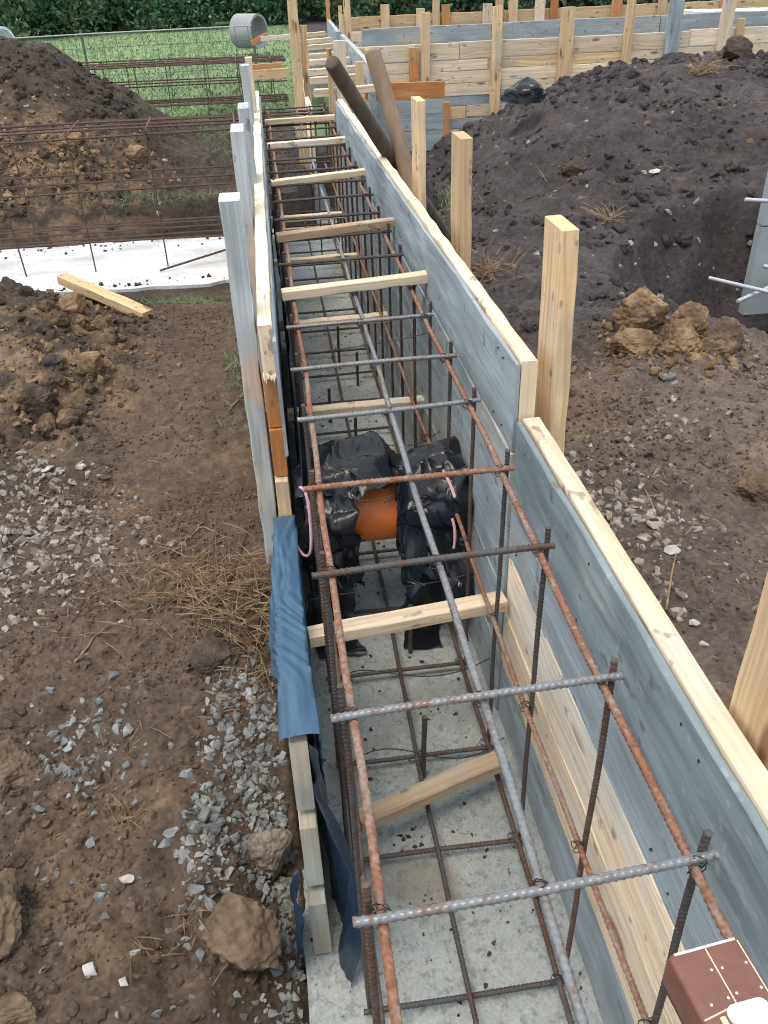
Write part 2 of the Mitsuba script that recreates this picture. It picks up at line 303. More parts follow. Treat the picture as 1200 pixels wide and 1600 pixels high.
# ---------------------------------------------------------------- ground
def sst(a, b, x):
    t = np.clip((x - a) / (b - a), 0, 1); return t * t * (3 - 2 * t)
def ground_base(x, y):
    x, y = np.asarray(x, float), np.asarray(y, float)
    q = np.stack([x, y, 0 * x], -1)
    lo = meshkit.fbm(q * 1.6, 3, 11) - 0.5
    # left of the trench
    hl = 0.27 + 0.07 * lo + 0.34 * np.exp(-((x + 2.0) / 0.75) ** 2 - ((y - 4.35) / 0.62) ** 2) + 0.10 * np.exp(-((x + 1.3) / 0.35) ** 2 - ((y - 3.9) / 0.5) ** 2)
    hl = hl - 0.25 * np.exp(-(np.minimum(x + 0.36, 0) / 0.17) ** 2) * sst(1.75, 1.1, y)
    hl = hl - 0.05 * np.exp(-((x + 0.62) / 0.045) ** 2) * sst(1.35, 1.15, y) * sst(0.8, 0.95, y)
    tr = sst(4.75, 6.0, y) ** 0.7 * sst(7.42, 7.25, y) * sst(-0.25, -0.32, x)
    R = np.interp(x, [-9, -5, -3.6, -2.8, -2.2, -1.9, -1.5, -1.2, -0.75, -0.45], [0.6, 1.2, 1.5, 1.42, 1.30, 1.05, 0.84, 0.57, 0.36, 0.28])
    heap = np.maximum(R - 0.28, 0) * sst(7.3, 9.3, y) * sst(11.6, 9.5, y)
    heap += 0.35 * np.exp(-((x + 0.55) / 0.5) ** 2 - ((y - 12.0) / 0.5) ** 2)
    heap += 0.16 * np.exp(-((x + 1.75) / 0.55) ** 2 - ((y - 8.0) / 0.35) ** 2)
    hl = (hl + heap) * (1 - tr) - 0.008 * tr
    # right of the trench
    hr = 0.48 + 0.08 * lo + 0.10 * np.exp(-((x - 1.25) / 0.5) ** 2 - ((y - 3.1) / 0.7) ** 2)
    Q = np.interp(x, [0.5, 0.85, 1.15, 1.5, 2.2, 2.7, 3.5, 3.8, 4.5, 6, 9], [0.34, 0.38, 0.50, 0.72, 1.03, 1.14, 1.22, 1.14, 1.02, 0.9, 0.5])
    mass = sst(4.1, 6.7, y) * sst(8.9, 7.3, y)
    hr = hr * (1 - mass) + Q * mass
    hr = hr - 0.22 * sst(7.2, 9.0, y)
    hr = hr + 0.10 * mass * (meshkit.fbm(q * 0.9, 2, 17) - 0.5) * 2
    e = ((x - 2.42) / 0.80) ** 2 + ((y - 3.95) / 0.85) ** 2 + 0.9 * (meshkit.fbm(q * 2.4, 3, 19) - 0.5)
    pit = sst(1.5, 0.55, e); hr = hr * (1 - pit) - 0.06 * pit
    h = np.where(x < 0, hl, hr)
    blend = sst(9.8, 11.5, y)
    h = h * (1 - blend) + blend * (0.28 + 0.05 * lo + np.where(x < 0, heap * sst(13.5, 12.5, y), 0))
    # the trench itself and the footing's strip beside its near end
    tx = np.where(y < 7.35, 0.0, 0.40)
    hw = np.where(y < 7.35, 0.318, 0.26)
    cut = sst(0.030, 0.0, np.abs(x - tx) - hw) * sst(13.6, 13.4, y)
    hw2 = sst(0.025, 0.0, np.abs(x) - 0.345) * sst(1.10, 1.04, y)
    cut = np.maximum(cut, hw2)
    cross = sst(5.98, 6.02, y) * sst(7.37, 7.33, y) * sst(-0.4, -0.3, x) * sst(1.0, 0.98, x) * (x > -0.4)
    cut = np.maximum(cut, cross)
    return h * (1 - cut) - np.where(cross > 0.5, 0.012, 0.03) * cut, cut
def ground_h(x, y):
    h, cut = ground_base(x, y)
    q = np.stack([x, y, h], -1)
    path = np.where(x < 0, sst(-1.1, -0.8, x) * sst(1.7, 2.4, y) * sst(5.5, 4.6, y), sst(3.4, 2.4, y) * 0.6)
    heapy = np.where(x > 0, sst(3.2, 4.6, y), np.maximum(sst(7.2, 7.8, y), sst(-0.9, -1.3, x) * sst(2.8, 3.4, y))) * sst(11.5, 10.5, y)
    rough = (1 - 0.72 * path) * (1 - 0.75 * sst(10.5, 12, y))
    patch = 0.35 + 1.25 * sst(0.36, 0.66, meshkit.fbm(q * 3.2, 3, 81)); rough = rough * patch
    d = rough * (0.050 * (meshkit.fbm(q * 7, 3, 21) - 0.5) + 0.036 * (1 + 0.8 * heapy) * (meshkit.fbm(q * 22, 3, 31) - 0.5) + 0.021 * (meshkit.fbm(q * 70, 2, 41) - 0.5))
    d = d + heapy * 0.10 * (meshkit.fbm(q * 4.5, 3, 51) - 0.5) + 0.011 * (meshkit.fbm(q * 40, 3, 61) - 0.5)
    rid = np.abs(meshkit.fbm(q * 10, 3, 71) - 0.5) * 2
    d = d - rough * 0.022 * (1 - rid) ** 3
    inx = sst(5.7, 6.0, y) * sst(7.4, 7.2, y) * (x < -0.3)
    d = d * (1 - 0.93 * inx)
    return h + d * (1 - np.minimum(cut, 1 - 0.10 * inx * (1 - sst(-0.36, -0.33, x))))
def axis_x():
    xs = [0.0]
    while xs[-1] < 200:
        s = abs(xs[-1]); xs.append(s + (0.011 if s < 0.9 else 0.011 + (s - 0.9) * 0.013 if s < 7 else s * 0.25))
    xs = np.array(xs); return np.r_[-xs[:0:-1], xs]
def axis_y():
    ys = [-30, -12, -5, -2, -0.8, 0.0, 0.3, 0.5, 0.62]
    while ys[-1] < 300: ys.append(ys[-1] + (max(0.0085, 0.0052 * ys[-1]) if ys[-1] < 12 else 0.02 * ys[-1] if ys[-1] < 30 else ys[-1] * 0.3))
    return np.array(ys)
gx, gy = axis_x(), axis_y()
X, Y = np.meshgrid(gx, gy)
Z = ground_h(X, Y)
nx, nyy = len(gx), len(gy)
i, j = np.meshgrid(np.arange(nyy - 1), np.arange(nx - 1), indexing='ij')
A = i * nx + j
GF = np.stack([A, A + 1, A + nx + 1, A + nx], -1).reshape(-1, 4)
scene['ground'] = ply((np.stack([X, Y, Z], -1).reshape(-1, 3), GF), 'soil', smooth=True)
labels['ground'] = {'label': 'dark dug-over soil of the building site with heaps, trampled paths and a green field behind', 'category': 'ground', 'kind': 'structure'}
print('ground', len(GF) * 2)

def slab_mesh(x0, x1, y0, y1, top, thick, step=0.04, edge=0.02, seed=0):
    xs = np.linspace(x0, x1, max(2, int((x1 - x0) / step))); ys = np.linspace(y0, y1, max(2, int((y1 - y0) / step)))
    XX, YY = np.meshgrid(xs, ys)
    q = np.stack([XX, YY, 0 * XX], -1)
    ZZ = top + 0.004 * (meshkit.fbm(q * 6, 3, seed) - 0.5) + 0.003 * (meshkit.fbm(q * 40, 2, seed + 1) - 0.5)
    rim = (XX == x0) | (XX == x1) | (YY == y0) | (YY == y1)
    PX = XX + np.where(XX == x0, -1, np.where(XX == x1, 1, 0)) * edge * (meshkit.noise(q * 8, seed + 2) - 0.3)
    PY = YY + np.where(YY == y0, -1, np.where(YY == y1, 1, 0)) * edge * (meshkit.noise(q * 8, seed + 3) - 0.3)
    V = np.stack([PX, PY, ZZ], -1).reshape(-1, 3)
    n, m = len(ys), len(xs)
    a, b = np.meshgrid(np.arange(n - 1), np.arange(m - 1), indexing='ij'); A = a * m + b
    F = np.stack([A, A + 1, A + m + 1, A + m], -1).reshape(-1, 4)
    loop = np.r_[np.arange(m), np.arange(1, n) * m + m - 1, (n - 1) * m + np.arange(m - 2, -1, -1), np.arange(n - 2, 0, -1) * m]
    low = V[loop].copy(); low[:, 2] = top - thick
    base = len(V); V = np.vstack([V, low]); k = np.arange(len(loop)); k2 = (k + 1) % len(loop)
    F = np.vstack([F, np.stack([loop[k2], loop[k], base + k, base + k2], -1)])
    return V, F
scene['concrete_footing'] = ply(slab_mesh(-0.345, 0.31, 0.25, 13.3, 0.0, 0.2, 0.03, 0.012, 3), 'concrete')
labels['concrete_footing'] = {'label': 'grey speckled concrete footing at the bottom of the long trench', 'category': 'footing', 'kind': 'structure'}
scene['concrete_footing_001'] = ply(slab_mesh(-5.0, -0.36, 6.02, 7.18, 0.015, 0.2, 0.05, 0.10, 8), 'concrete_white')
labels['concrete_footing_001'] = {'label': 'bright white concrete footing of the cross trench on the left', 'category': 'footing', 'kind': 'structure'}

# ---------------------------------------------------------------- formwork
def panel_y(key, xin, side, y0, y1, rows, thick, dz=0.0, dx=0.0):
    """Boards on edge along y. side=+1: boards lie to the right of xin. rows: (z0, z1, material[, y start offset])."""
    for row in rows:
        z0, z1, mat = row[:3]
        ya = y0 + (row[3] if len(row) > 3 else 0.0)
        th = row[4] if len(row) > 4 else thick
        xc = xin + side * th / 2
        add_plank(key, 'plank', mat, (xc + rng.normal(0, .001), ya, (z0 + z1) / 2), (xc + dx + rng.normal(0, .001), y1, (z0 + z1) / 2 + dz), z1 - z0 - 0.004, th, rough=0.0019)

k = thing('formwork_panel', 'near right formwork wall of blue-grey and yellow boards, lower than the boards behind it', 'formwork panel')
panel_y(k, 0.28, 1, -0.3, 1.715, [(0.002, 0.215, 'wood_form'), (0.22, 0.405, 'wood_pale'), (0.405, 0.60, 'wood_pale'), (0.60, 0.755, 'wood_form'), (0.755, 0.994, 'wood_wet', 0, 0.014)], 0.032)
add_plank(k, 'top_batten', 'wood_pale', (0.3155, -0.3, 0.955), (0.3155, 1.60, 0.955), 0.09, 0.040)
add_plank(k, 'top_batten', 'wood_pale', (0.3155, 1.605, 0.953), (0.3155, 1.715, 0.953), 0.09, 0.040)
k = thing('formwork_panel', 'far right formwork wall of bluish weathered boards, its end stepping up beside the thick stake', 'formwork panel')
panel_y(k, 0.275, 1, 1.725, 6.05, [(0.002, 0.24, 'wood_form'), (0.24, 0.46, 'wood_form'), (0.46, 0.68, 'wood_form'), (0.68, 0.90, 'wood_form'), (0.90, 1.130, 'wood_form', 0.004, 0.012)], 0.046, dx=-0.03)
add_plank(k, 'top_board', 'wood_pale', (0.307, 1.73, 1.02), (0.277, 6.05, 1.02), 0.235, 0.036)
for (x_, ylo, yhi, zz_) in ((0.2788, 0.7, 1.7, (0.79, 0.95, 0.65)), (0.2738, 1.8, 5.0, (0.93, 1.10, 0.72, 0.86))):
    ms = []
    for y_ in (ylo + 0.04, ylo + 0.09, (ylo + yhi) / 2, yhi - 0.05):
        for z_ in zz_:
            c_ = trimesh.creation.cylinder(0.0026, 0.004, sections=8); c_.apply_transform(trimesh.transformations.rotation_matrix(PI / 2, [0, 1, 0])); c_.apply_translation((x_ - 0.03 * (y_ - 1.725) / 4.3 * (y_ > 1.72), y_ + rng.normal(0, .01), z_ + rng.normal(0, .008))); ms.append(c_)
    part('formwork_panel' if x_ > 0.275 else 'formwork_panel_001', 'nail_heads', cat(ms), 'wire_black')
k = thing('formwork_panel', 'far left formwork wall of boards with a bright top edge and broken orange end grain', 'formwork panel')
for z0, z1, mat, off, lab in [(0.46, 0.615, 'wood_fresh', -0.02, None), (0.62, 0.78, 'wood_orange', 0.005, 'orange end-grain boards'), (0.78, 0.935, 'wood_orange', 0.015, None), (0.94, 1.10, 'wood_pale', 0.0, 'splintered top board')]:
    xa, xb = -0.300, -0.268
    add_plank(k, 'plank', mat, (xa + 0.003, 2.19 + off, (z0 + z1) / 2), (xb + 0.003, 7.05, (z0 + z1) / 2 + 0.0), z1 - z0 - 0.004, 0.040, label=lab)
for z0, z1 in [(0.002, 0.22), (0.22, 0.45)]:
    add_plank(k, 'plank', 'wood_form', (-0.302, 2.24, (z0 + z1) / 2), (-0.27, 7.05, (z0 + z1) / 2), z1 - z0 - 0.004, 0.040)
add_plank(k, 'lining_board', 'wood_form', (-0.2735, 2.16, 0.885), (-0.2415, 7.0, 0.885), 0.36, 0.010)
m, sp = [], rng
for q in range(9):
    a = -0.312 + q * 0.004; L = 0.012 + 0.022 * rng.random()
    cn = trimesh.creation.cone(0.0035, L, sections=5); cn.apply_transform(trimesh.transformations.rotation_matrix(PI / 2 + 0.5, [1, 0, 0])); cn.apply_translation((a, 2.185, 0.95 + 0.012 * rng.random())); m.append(cn)
part(k, 'splinters', cat(m), 'wood_pale')
k = thing('formwork_panel', 'low near left formwork wall of mossy grey boards, draped with sky-tinted black film', 'formwork panel')
def low_top(y): return 0.62 - (y - 1.12) * 0.145
for (f0, f1), off in zip([(0.0, 0.34), (0.34, 0.67), (0.67, 1.0)], (-0.06, -0.02, 0.03)):
    za, zb = low_top(1.12), low_top(2.14)
    add_plank(k, 'plank', 'wood_moss', (-0.301, 1.12 + off, za * (f0 + f1) / 2 + .003), (-0.297, 2.15, zb * (f0 + f1) / 2 + .003), zb * (f1 - f0) + 0.03, 0.036)
# second stretch of the trench, past the crossing
k = thing('formwork_panel', 'left formwork wall of the trench beyond the crossing, white top edge', 'formwork panel')
panel_y(k, 0.185, -1, 7.7, 10.6, [(0.0, 0.22, 'wood_form'), (0.22, 0.44, 'wood_form'), (0.44, 0.65, 'wood_pale'), (0.65, 0.87, 'wood_pale')], 0.04, dx=0.06)
k = thing('formwork_panel', 'pale grey-blue right formwork wall beyond the two poles', 'formwork panel')
panel_y(k, 0.64, 1, 7.4, 10.7, [(0.0, 0.25, 'wood_form'), (0.25, 0.5, 'wood_form'), (0.5, 0.74, 'wood_form'), (0.74, 0.97, 'wood_form'), (0.97, 1.19, 'wood_form')], 0.045, dx=0.08)
k = thing('formwork_panel', 'farthest right formwork wall of the long trench, grey with white top', 'formwork panel')
panel_y(k, 0.70, 1, 10.9, 13.3, [(0.2, 0.45, 'wood_form'), (0.45, 0.7, 'wood_form'), (0.7, 0.95, 'wood_form'), (0.95, 1.2, 'wood_form')], 0.045, dx=0.08)
k = thing('formwork_panel', 'grey formwork closing the far end of the long trench', 'formwork panel')
for z0, z1 in [(0.3, 0.55), (0.55, 0.8), (0.8, 1.02)]: add_plank(k, 'plank', 'wood_form', (0.28, 13.4, (z0 + z1) / 2), (0.98, 13.4, (z0 + z1) / 2), z1 - z0 - 0.004, 0.04)

# long yellow wall across the back: each board row broken into boards
k = thing('formwork_panel', 'long yellow plank formwork wall across the back right', 'formwork panel')
edges = [0.22, 0.355, 0.45, 0.57, 0.665, 0.785, 0.90, 1.00, 1.155]
for r_, (z0, z1) in enumerate(zip(edges[:-1], edges[1:])):
    x = 0.72 - 0.02
    while x < 6.6:
        L = min(6.6 - x, rng.uniform(1.1, 2.6)); L = 6.6 - x if 6.6 - x - L < 0.5 else L
        mat = 'wood_form' if (r_ in (0, 1) and rng.random() < 0.25) or (r_ == 3 and x < 1.2) else ('wood_pale' if rng.random() < 0.45 else 'wood_fresh')
        zt = 0.012 * (x - 0.7)
        add_plank(k, 'plank', mat, (x + 0.004, 9.45 + rng.normal(0, .004), (z0 + z1) / 2 + zt * 0.3 + rng.normal(0, .002)), (x + L - 0.004, 9.45 + rng.normal(0, .004), (z0 + z1) / 2 + zt * 0.3), z1 - z0 - 0.007, 0.03, seg=5)
        x += L
k = thing('formwork_panel', 'grey inner boards of the opposite formwork just above the yellow wall', 'formwork panel')
for x0, x1 in [(0.9, 2.3), (2.31, 4.2), (4.21, 6.6)]:
    for z0, z1 in [(0.55, 0.80), (0.80, 1.04), (1.04, 1.265)]: add_plank(k, 'plank', 'wood_form', (x0, 10.15, (z0 + z1) / 2), (x1, 10.15, (z0 + z1) / 2), z1 - z0 - 0.005, 0.035, seg=4)
k = thing('formwork_panel', 'orange and pale plank formwork standing behind the yellow wall', 'formwork panel')
for x0, x1 in [(1.0, 2.9), (2.92, 4.9), (4.92, 7.2)]:
    for z0, z1, mt in [(0.6, 0.85, 'wood_fresh'), (0.85, 1.07, 'wood_pale'), (1.07, 1.235, 'wood_fresh')]: add_plank(k, 'plank', mt, (x0, 12.8, (z0 + z1) / 2), (x1, 12.8, (z0 + z1) / 2), z1 - z0 - 0.005, 0.035, seg=4)
k = thing('formwork_panel', 'short formwork with an orange top plank over grey boards, left of the yellow wall', 'formwork panel')
add_plank(k, 'plank', 'wood_orange', (0.50, 7.6, 0.985), (1.285, 7.6, 0.965), 0.125, 0.03, label='knotty orange top plank')
for z0, z1 in [(0.50, 0.66), (0.66, 0.785), (0.785, 0.90)]: add_plank(k, 'plank', 'wood_form', (0.50, 7.6, (z0 + z1) / 2), (1.27, 7.6, (z0 + z1) / 2), z1 - z0 - 0.006, 0.03)
k = thing('formwork_panel', 'yellow boards between reinforcement at the left of the two tall posts', 'formwork panel')
add_plank(k, 'plank', 'wood_fresh', (-0.30, 8.9, 1.005), (0.06, 8.9, 1.015), 0.085, 0.03); add_plank(k, 'plank', 'wood_orange', (-0.28, 9.0, 1.065), (0.0, 9.0, 1.07), 0.05, 0.03)

# ---------------------------------------------------------------- stakes, posts, poles
def stake(label, mat, xc, yc, z0, z1, wx, wy, lean=(0, 0), name='timber_stake', grp=None):
    return solo_plank(name, label, 'stake', mat, (xc - lean[0], yc - lean[1], z0), (xc, yc, z1), wx, wy, up=(1, 0, 0), rough=0.0013, cham=0.003, group=grp)
stake('thick bluish-grey timber stake nearest on the left side', 'wood_stake', -0.349, 2.30, -0.1, 1.41, 0.052, 0.10, lean=(0.006, 0.0))
stake('second bluish-grey timber stake from the front on the left side', 'wood_stake', -0.341, 3.44, -0.1, 1.40, 0.046, 0.19)
stake('third weathered timber stake from the front on the left side', 'wood_stake', -0.318, 4.00, -0.1, 1.40, 0.046, 0.17)
stake('fourth weathered timber stake from the front on the left side', 'wood_stake', -0.312, 5.66, -0.1, 1.40, 0.05, 0.10)
stake('fifth timber stake from the front on the left side, palest', 'wood_pale', -0.287, 5.98, -0.1, 1.41, 0.04, 0.10)
stake('fresh yellow timber stake with an oval knot beside the stepped right boards', 'wood_fresh', 0.384, 1.813, 0.2, 1.42, 0.040, 0.13, lean=(-0.03, 0.0))
stake('fresh yellow timber stake standing by the straw tuft', 'wood_fresh', 0.399, 2.91, 0.2, 1.42, 0.042, 0.145, lean=(-0.012, 0))
stake('fresh timber stake touching the two poles', 'wood_fresh', 0.401, 3.77, 0.2, 1.42, 0.036, 0.15, lean=(-0.01, 0))
stake('nearest fresh timber stake at the right edge of the photo', 'wood_fresh', 0.395, 0.73, 0.2, 1.42, 0.095, 0.13)
stake('tall left one of the two yellow posts in the trench crossing', 'wood_fresh', 0.115, 8.4, 0.0, 2.3, 0.085, 0.05, name='timber_post')
stake('shorter right one of the two yellow posts in the trench crossing', 'wood_fresh', 0.197, 8.45, 0.0, 1.42, 0.06, 0.05, name='timber_post')
stake('narrow yellow stake left of the dark pole top', 'wood_fresh', 0.297, 7.0, 0.2, 1.355, 0.038, 0.05)
stake('wide yellow stake right behind the dark pole top', 'wood_pale', 0.378, 7.02, 0.2, 1.40, 0.09, 0.05)
stake('slim yellow stake between the two pole tops', 'wood_fresh', 0.557, 7.35, 0.2, 1.225, 0.062, 0.05)
stake('tall twin stake at the corner beyond the poles', 'wood_fresh', 0.84, 11.0, 0.2, 1.75, 0.075, 0.05)
stake('short stake left of the tall twin stake', 'wood_fresh', 0.765, 10.95, 0.2, 1.36, 0.05, 0.05)
stake('thin far stake at the end of the trench', 'wood_orange', 0.80, 13.2, 0.2, 1.45, 0.05, 0.05)
stake('second thin far stake at the end of the trench', 'wood_fresh', 0.90, 12.5, 0.2, 1.38, 0.045, 0.05)
for xc, w, zt, zb, lab, mt in [(1.45, 0.088, 1.43, 0.15, 'first full-height stake from the left on the yellow wall', 'wood_fresh'), (2.18, 0.10, 1.455, 0.15, 'second full-height stake from the left on the yellow wall', 'wood_fresh'),
                           (2.90, 0.14, 1.42, 0.3, 'third full-height stake from the left on the yellow wall', 'wood_fresh'), (3.555, 0.085, 1.62, 0.3, 'fourth full-height stake from the left on the yellow wall', 'wood_fresh'),
                           (4.035, 0.145, 1.75, 0.3, 'wide bluish-grey stake on the yellow wall', 'wood_form'), (4.76, 0.07, 1.25, 0.7, 'short stake near the right end of the yellow wall', 'wood_fresh'),
                           (4.60, 0.13, 1.60, 0.3, 'broad stake near the right end of the yellow wall', 'wood_pale'), (1.665, 0.085, 0.62, 0.1, 'short low stake at the foot of the yellow wall', 'wood_orange'),
                           (1.33, 0.09, 1.13, 0.2, 'reddish stake by the light pole top', 'wood_orange'), (0.86, 0.05, 1.13, 0.2, 'narrow stake at the left end of the yellow wall', 'wood_fresh')]:
    stake(lab, mt, xc, 9.40 if zt > 1.2 else 9.405, zb, zt, w, 0.05)
for xc, w, zt, lab, mt in [(1.515, 0.11, 1.36, 'first stake from the left behind the yellow wall', 'wood_fresh'), (1.99, 0.11, 1.30, 'second stake from the left behind the yellow wall', 'wood_fresh'),
                       (2.20, 0.09, 1.39, 'third stake from the left behind the yellow wall', 'wood_fresh'), (2.33, 0.11, 1.33, 'fourth stake from the left behind the yellow wall, orange', 'wood_orange'),
                       (2.9, 0.12, 1.32, 'fifth stake from the left behind the yellow wall', 'wood_pale'), (3.06, 0.10, 1.7, 'sixth stake from the left behind the yellow wall, tall', 'wood_fresh'), (3.25, 0.12, 1.7, 'seventh stake from the left behind the yellow wall, tall', 'wood_fresh'),
                       (3.62, 0.13, 1.7, 'eighth stake from the left behind the yellow wall', 'wood_pale'), (3.82, 0.10, 1.36, 'ninth stake from the left behind the yellow wall, short', 'wood_orange'), (4.7, 0.14, 1.7, 'tenth stake from the left behind the yellow wall', 'wood_orange'),
                       (5.35, 0.12, 1.55, 'eleventh stake from the left behind the yellow wall', 'wood_fresh'), (6.25, 0.12, 1.6, 'twelfth stake from the left behind the yellow wall', 'wood_orange')]:
    stake(lab, mt, xc, 12.74, 0.25, zt, w, 0.05)
def pole(label, mat, a, b, r0, r1):
    s = np.linspace(0, 1, 14)[:, None]
    pts = np.asarray(a) * (1 - s) + np.asarray(b) * s
    pts = pts + 0.004 * np.sin(s * 7 + r0 * 900)
    d = unit(np.asarray(b) - np.asarray(a))
    rr = np.linspace(r0, r1, 14) * (1 + 0.03 * np.sin(np.arange(14) * 1.7))
    pts = np.vstack([pts, pts[-1] + d * 0.007, pts[-1] + d * 0.010]); rr = np.r_[rr, r1 * 0.86, r1 * 0.6]
    return solo('wooden_pole', label, 'pole', tube(pts, rr, 18), mat, smooth=40)
pole('dark round wooden pole leaning over the right boards', 'wood_pole_dark', (0.82, 4.78, 0.42), (0.055, 3.79, 1.56), 0.035, 0.032)
pole('light round wooden pole leaning behind the right boards', 'wood_pole_grey', (0.56, 3.86, 0.40), (0.285, 4.28, 1.55), 0.038, 0.037)

# ---------------------------------------------------------------- reinforcement cage in the trench
ZT, ZBt, ZM = 0.94, 0.05, 0.503
cage = thing('rebar_cage', 'long rusty reinforcement cage lying in the trench', 'rebar cage')
def long_bar(x, z, r, mat, x1=None):
    x1 = x if x1 is None else x1
    ys = [0.05, 3.1, 7.3]; xm = x + (x1 - x) * 0.42
    a = rebar((x, ys[0], z), (xm, ys[1], z), r, 0.0108, True); b = rebar((xm, ys[1], z), (x1, ys[2], z), r, 0.02, False)
    return part(cage, 'long_bar', cat([a, b]), mat, smooth=50)
long_bar(-0.203, ZT, 0.0070, 'rust_orange', -0.19); long_bar(0.0, ZT, 0.0070, 'steel_grey', 0.03); long_bar(0.2, ZT, 0.0070, 'rust_orange', 0.235)
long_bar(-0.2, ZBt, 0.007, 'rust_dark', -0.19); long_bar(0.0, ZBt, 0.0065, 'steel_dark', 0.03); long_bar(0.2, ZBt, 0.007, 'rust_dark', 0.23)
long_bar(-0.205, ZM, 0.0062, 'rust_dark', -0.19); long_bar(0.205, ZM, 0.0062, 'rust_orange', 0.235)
ys = [0.25, 0.58, 0.905, 1.265, 1.573, 1.909, 2.215] + [2.215 + 0.328 * n for n in range(1, 16)]
def wire_tie(c, s=1.0):
    n = 26; t = np.linspace(0, 2 * PI * 2.4, n)
    g = rng.normal(0, 0.0012, (n, 3))
    p = np.c_[0.0125 * np.cos(t), 0.006 * np.sin(t * 0.5), 0.0125 * np.sin(t)] + g
    tail = p[-1] + np.c_[np.linspace(0, 1, 6) * rng.uniform(0.005, 0.03), np.linspace(0, 1, 6) ** 2 * rng.uniform(-0.02, 0.02), -np.linspace(0, 1, 6) ** 2 * rng.uniform(0.0, 0.04)]
    return tube((np.vstack([p, tail]) * s) + np.asarray(c), 0.0011, 4)
for n_, y in enumerate(ys):
    near = y < 2.6
    xs = (y - 0.05) / 7.25 * 0.034
    sk = rng.normal(0, 0.006); L0, R0 = -0.232 - rng.uniform(0, .01), 0.222 + xs + rng.uniform(0, .015)
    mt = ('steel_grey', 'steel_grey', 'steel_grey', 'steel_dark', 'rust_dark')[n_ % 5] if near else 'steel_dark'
    if n_ == 4: mt = 'rust_orange'
    part(cage, 'crossbar', rebar((L0, y - 0.010, ZT + 0.0140), (R0, y + 0.006 + sk, ZT + 0.0140), 0.0070 if near else 0.0062, 0.0108, near), mt, smooth=50)
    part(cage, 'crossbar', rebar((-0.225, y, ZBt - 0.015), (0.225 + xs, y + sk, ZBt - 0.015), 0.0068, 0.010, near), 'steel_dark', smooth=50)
    for s_, xx in ((-1, -0.214), (1, 0.215 + xs)):
        z1 = ZT + rng.uniform(0.035, 0.06)
        part(cage, 'upright_bar', rebar((xx + rng.normal(0, .003), y + 0.016 + rng.normal(0, .004), 0.006), (xx + s_ * 0.002, y + 0.016, z1), 0.0060, 0.010, near), 'steel_dark' if (n_ + s_) % 3 else 'rust_dark', smooth=50)
    if near:
        for xx in (-0.203, 0.0, 0.204): part(cage, 'tie_wire', wire_tie((xx, y, ZT + 0.008)), 'wire_black')
        for xx in (-0.2, 0.2): part(cage, 'tie_wire', wire_tie((xx, y, ZBt - 0.006)), 'wire_black')
        part(cage, 'tie_wire', wire_tie((0.208, y + 0.012, ZM)), 'wire_black')
    elif n_ % 2 == 0:
        part(cage, 'tie_wire', wire_tie((0.22, y, ZT + 0.008), 1.3), 'wire_black')
for y, x in ((1.52, 0.015), (2.02, 0.06), (3.05, 0.10), (3.35, 0.03), (3.7, -0.06), (2.75, -0.1), (4.4, 0.05), (4.1, 0.12)):
    part(cage, 'support_pin', rebar((x, y, 0.004), (x + 0.004, y, 0.16 + 0.1 * rng.random()), 0.0075, 0.009, y < 2.6), 'steel_dark', smooth=50)
def loose_wire(pts, r=0.0018):
    p = np.asarray(pts, float); s = np.linspace(0, 1, len(p)); t = np.linspace(0, 1, 30)
    from scipy.interpolate import CubicSpline
    return tube(CubicSpline(s, p)(t), r, 5)
for pts in [[(-0.27, 1.98, 0.30), (-0.1, 1.96, 0.33), (0.1, 2.0, 0.30), (0.28, 1.99, 0.34)], [(-0.2, 1.50, 0.10), (-0.06, 1.52, 0.13), (0.08, 1.50, 0.09), (0.24, 1.52, 0.12)], [(-0.22, 1.78, 0.12), (-0.1, 1.80, 0.16), (0.05, 1.78, 0.13), (0.27, 1.80, 0.15)],
            [(-0.27, 2.72, 0.78), (-0.05, 2.70, 0.80), (0.15, 2.74, 0.80), (0.29, 2.66, 0.86)], [(-0.22, 2.55, 0.45), (-0.05, 2.6, 0.5), (0.1, 2.58, 0.47), (0.27, 2.6, 0.5)]]:
    part(cage, 'form_wire', loose_wire(pts), 'wire_black')

# cages of the cross trenches
def cross_cage(label, y0, y1, x0, x1, zb, zt, mat, step, slope=0.0):
    c = thing('rebar_cage', label, 'rebar cage')
    for z in (zb, (zb + zt) / 2, zt):
        for y in ((y0, y0 + 0.13, (y0 + y1) / 2, y1 - 0.1, y1) if z != (zb + zt) / 2 else (y0, y0 + 0.25, y1)):
            p = [(x0, y + rng.normal(0, .03), z - 0.03 + rng.normal(0, .01)), ((x0 + x1) / 2, y, z + 0.012 + rng.normal(0, .01)), (x1, y + rng.normal(0, .02), z)]
            part(c, 'long_bar', loose_wire(p, 0.0080), mat, smooth=50)
    n = int((x1 - x0) / step)
    for q in range(n):
        x = x1 - 0.15 - q * step + rng.normal(0, .02)
        part(c, 'crossbar', tube([(x, y0 - 0.04, zt + 0.012), (x - 0.02, y1 + 0.04, zt + 0.014)], 0.0085, 6), mat, smooth=50)
        for y in (y0 - 0.012, y1 + 0.012):
            part(c, 'upright_bar', tube([(x + rng.normal(0, .02), y, 0.012 if zb < 0.3 and y < y0 + 0.1 else zb - 0.04), (x, y, zt + 0.04)], 0.0055, 6), 'rust_dark', smooth=50)
    return c
cross_cage('rusty reinforcement cage above the white footing on the left', 6.45, 7.02, -5.0, 0.26, 0.20, 0.94, 'rust_dark', 0.56)
cross_cage('second rusty reinforcement cage on the left, before the green field', 10.9, 11.45, -6.0, 0.1, 0.52, 0.94, 'rust_dark', 0.40)
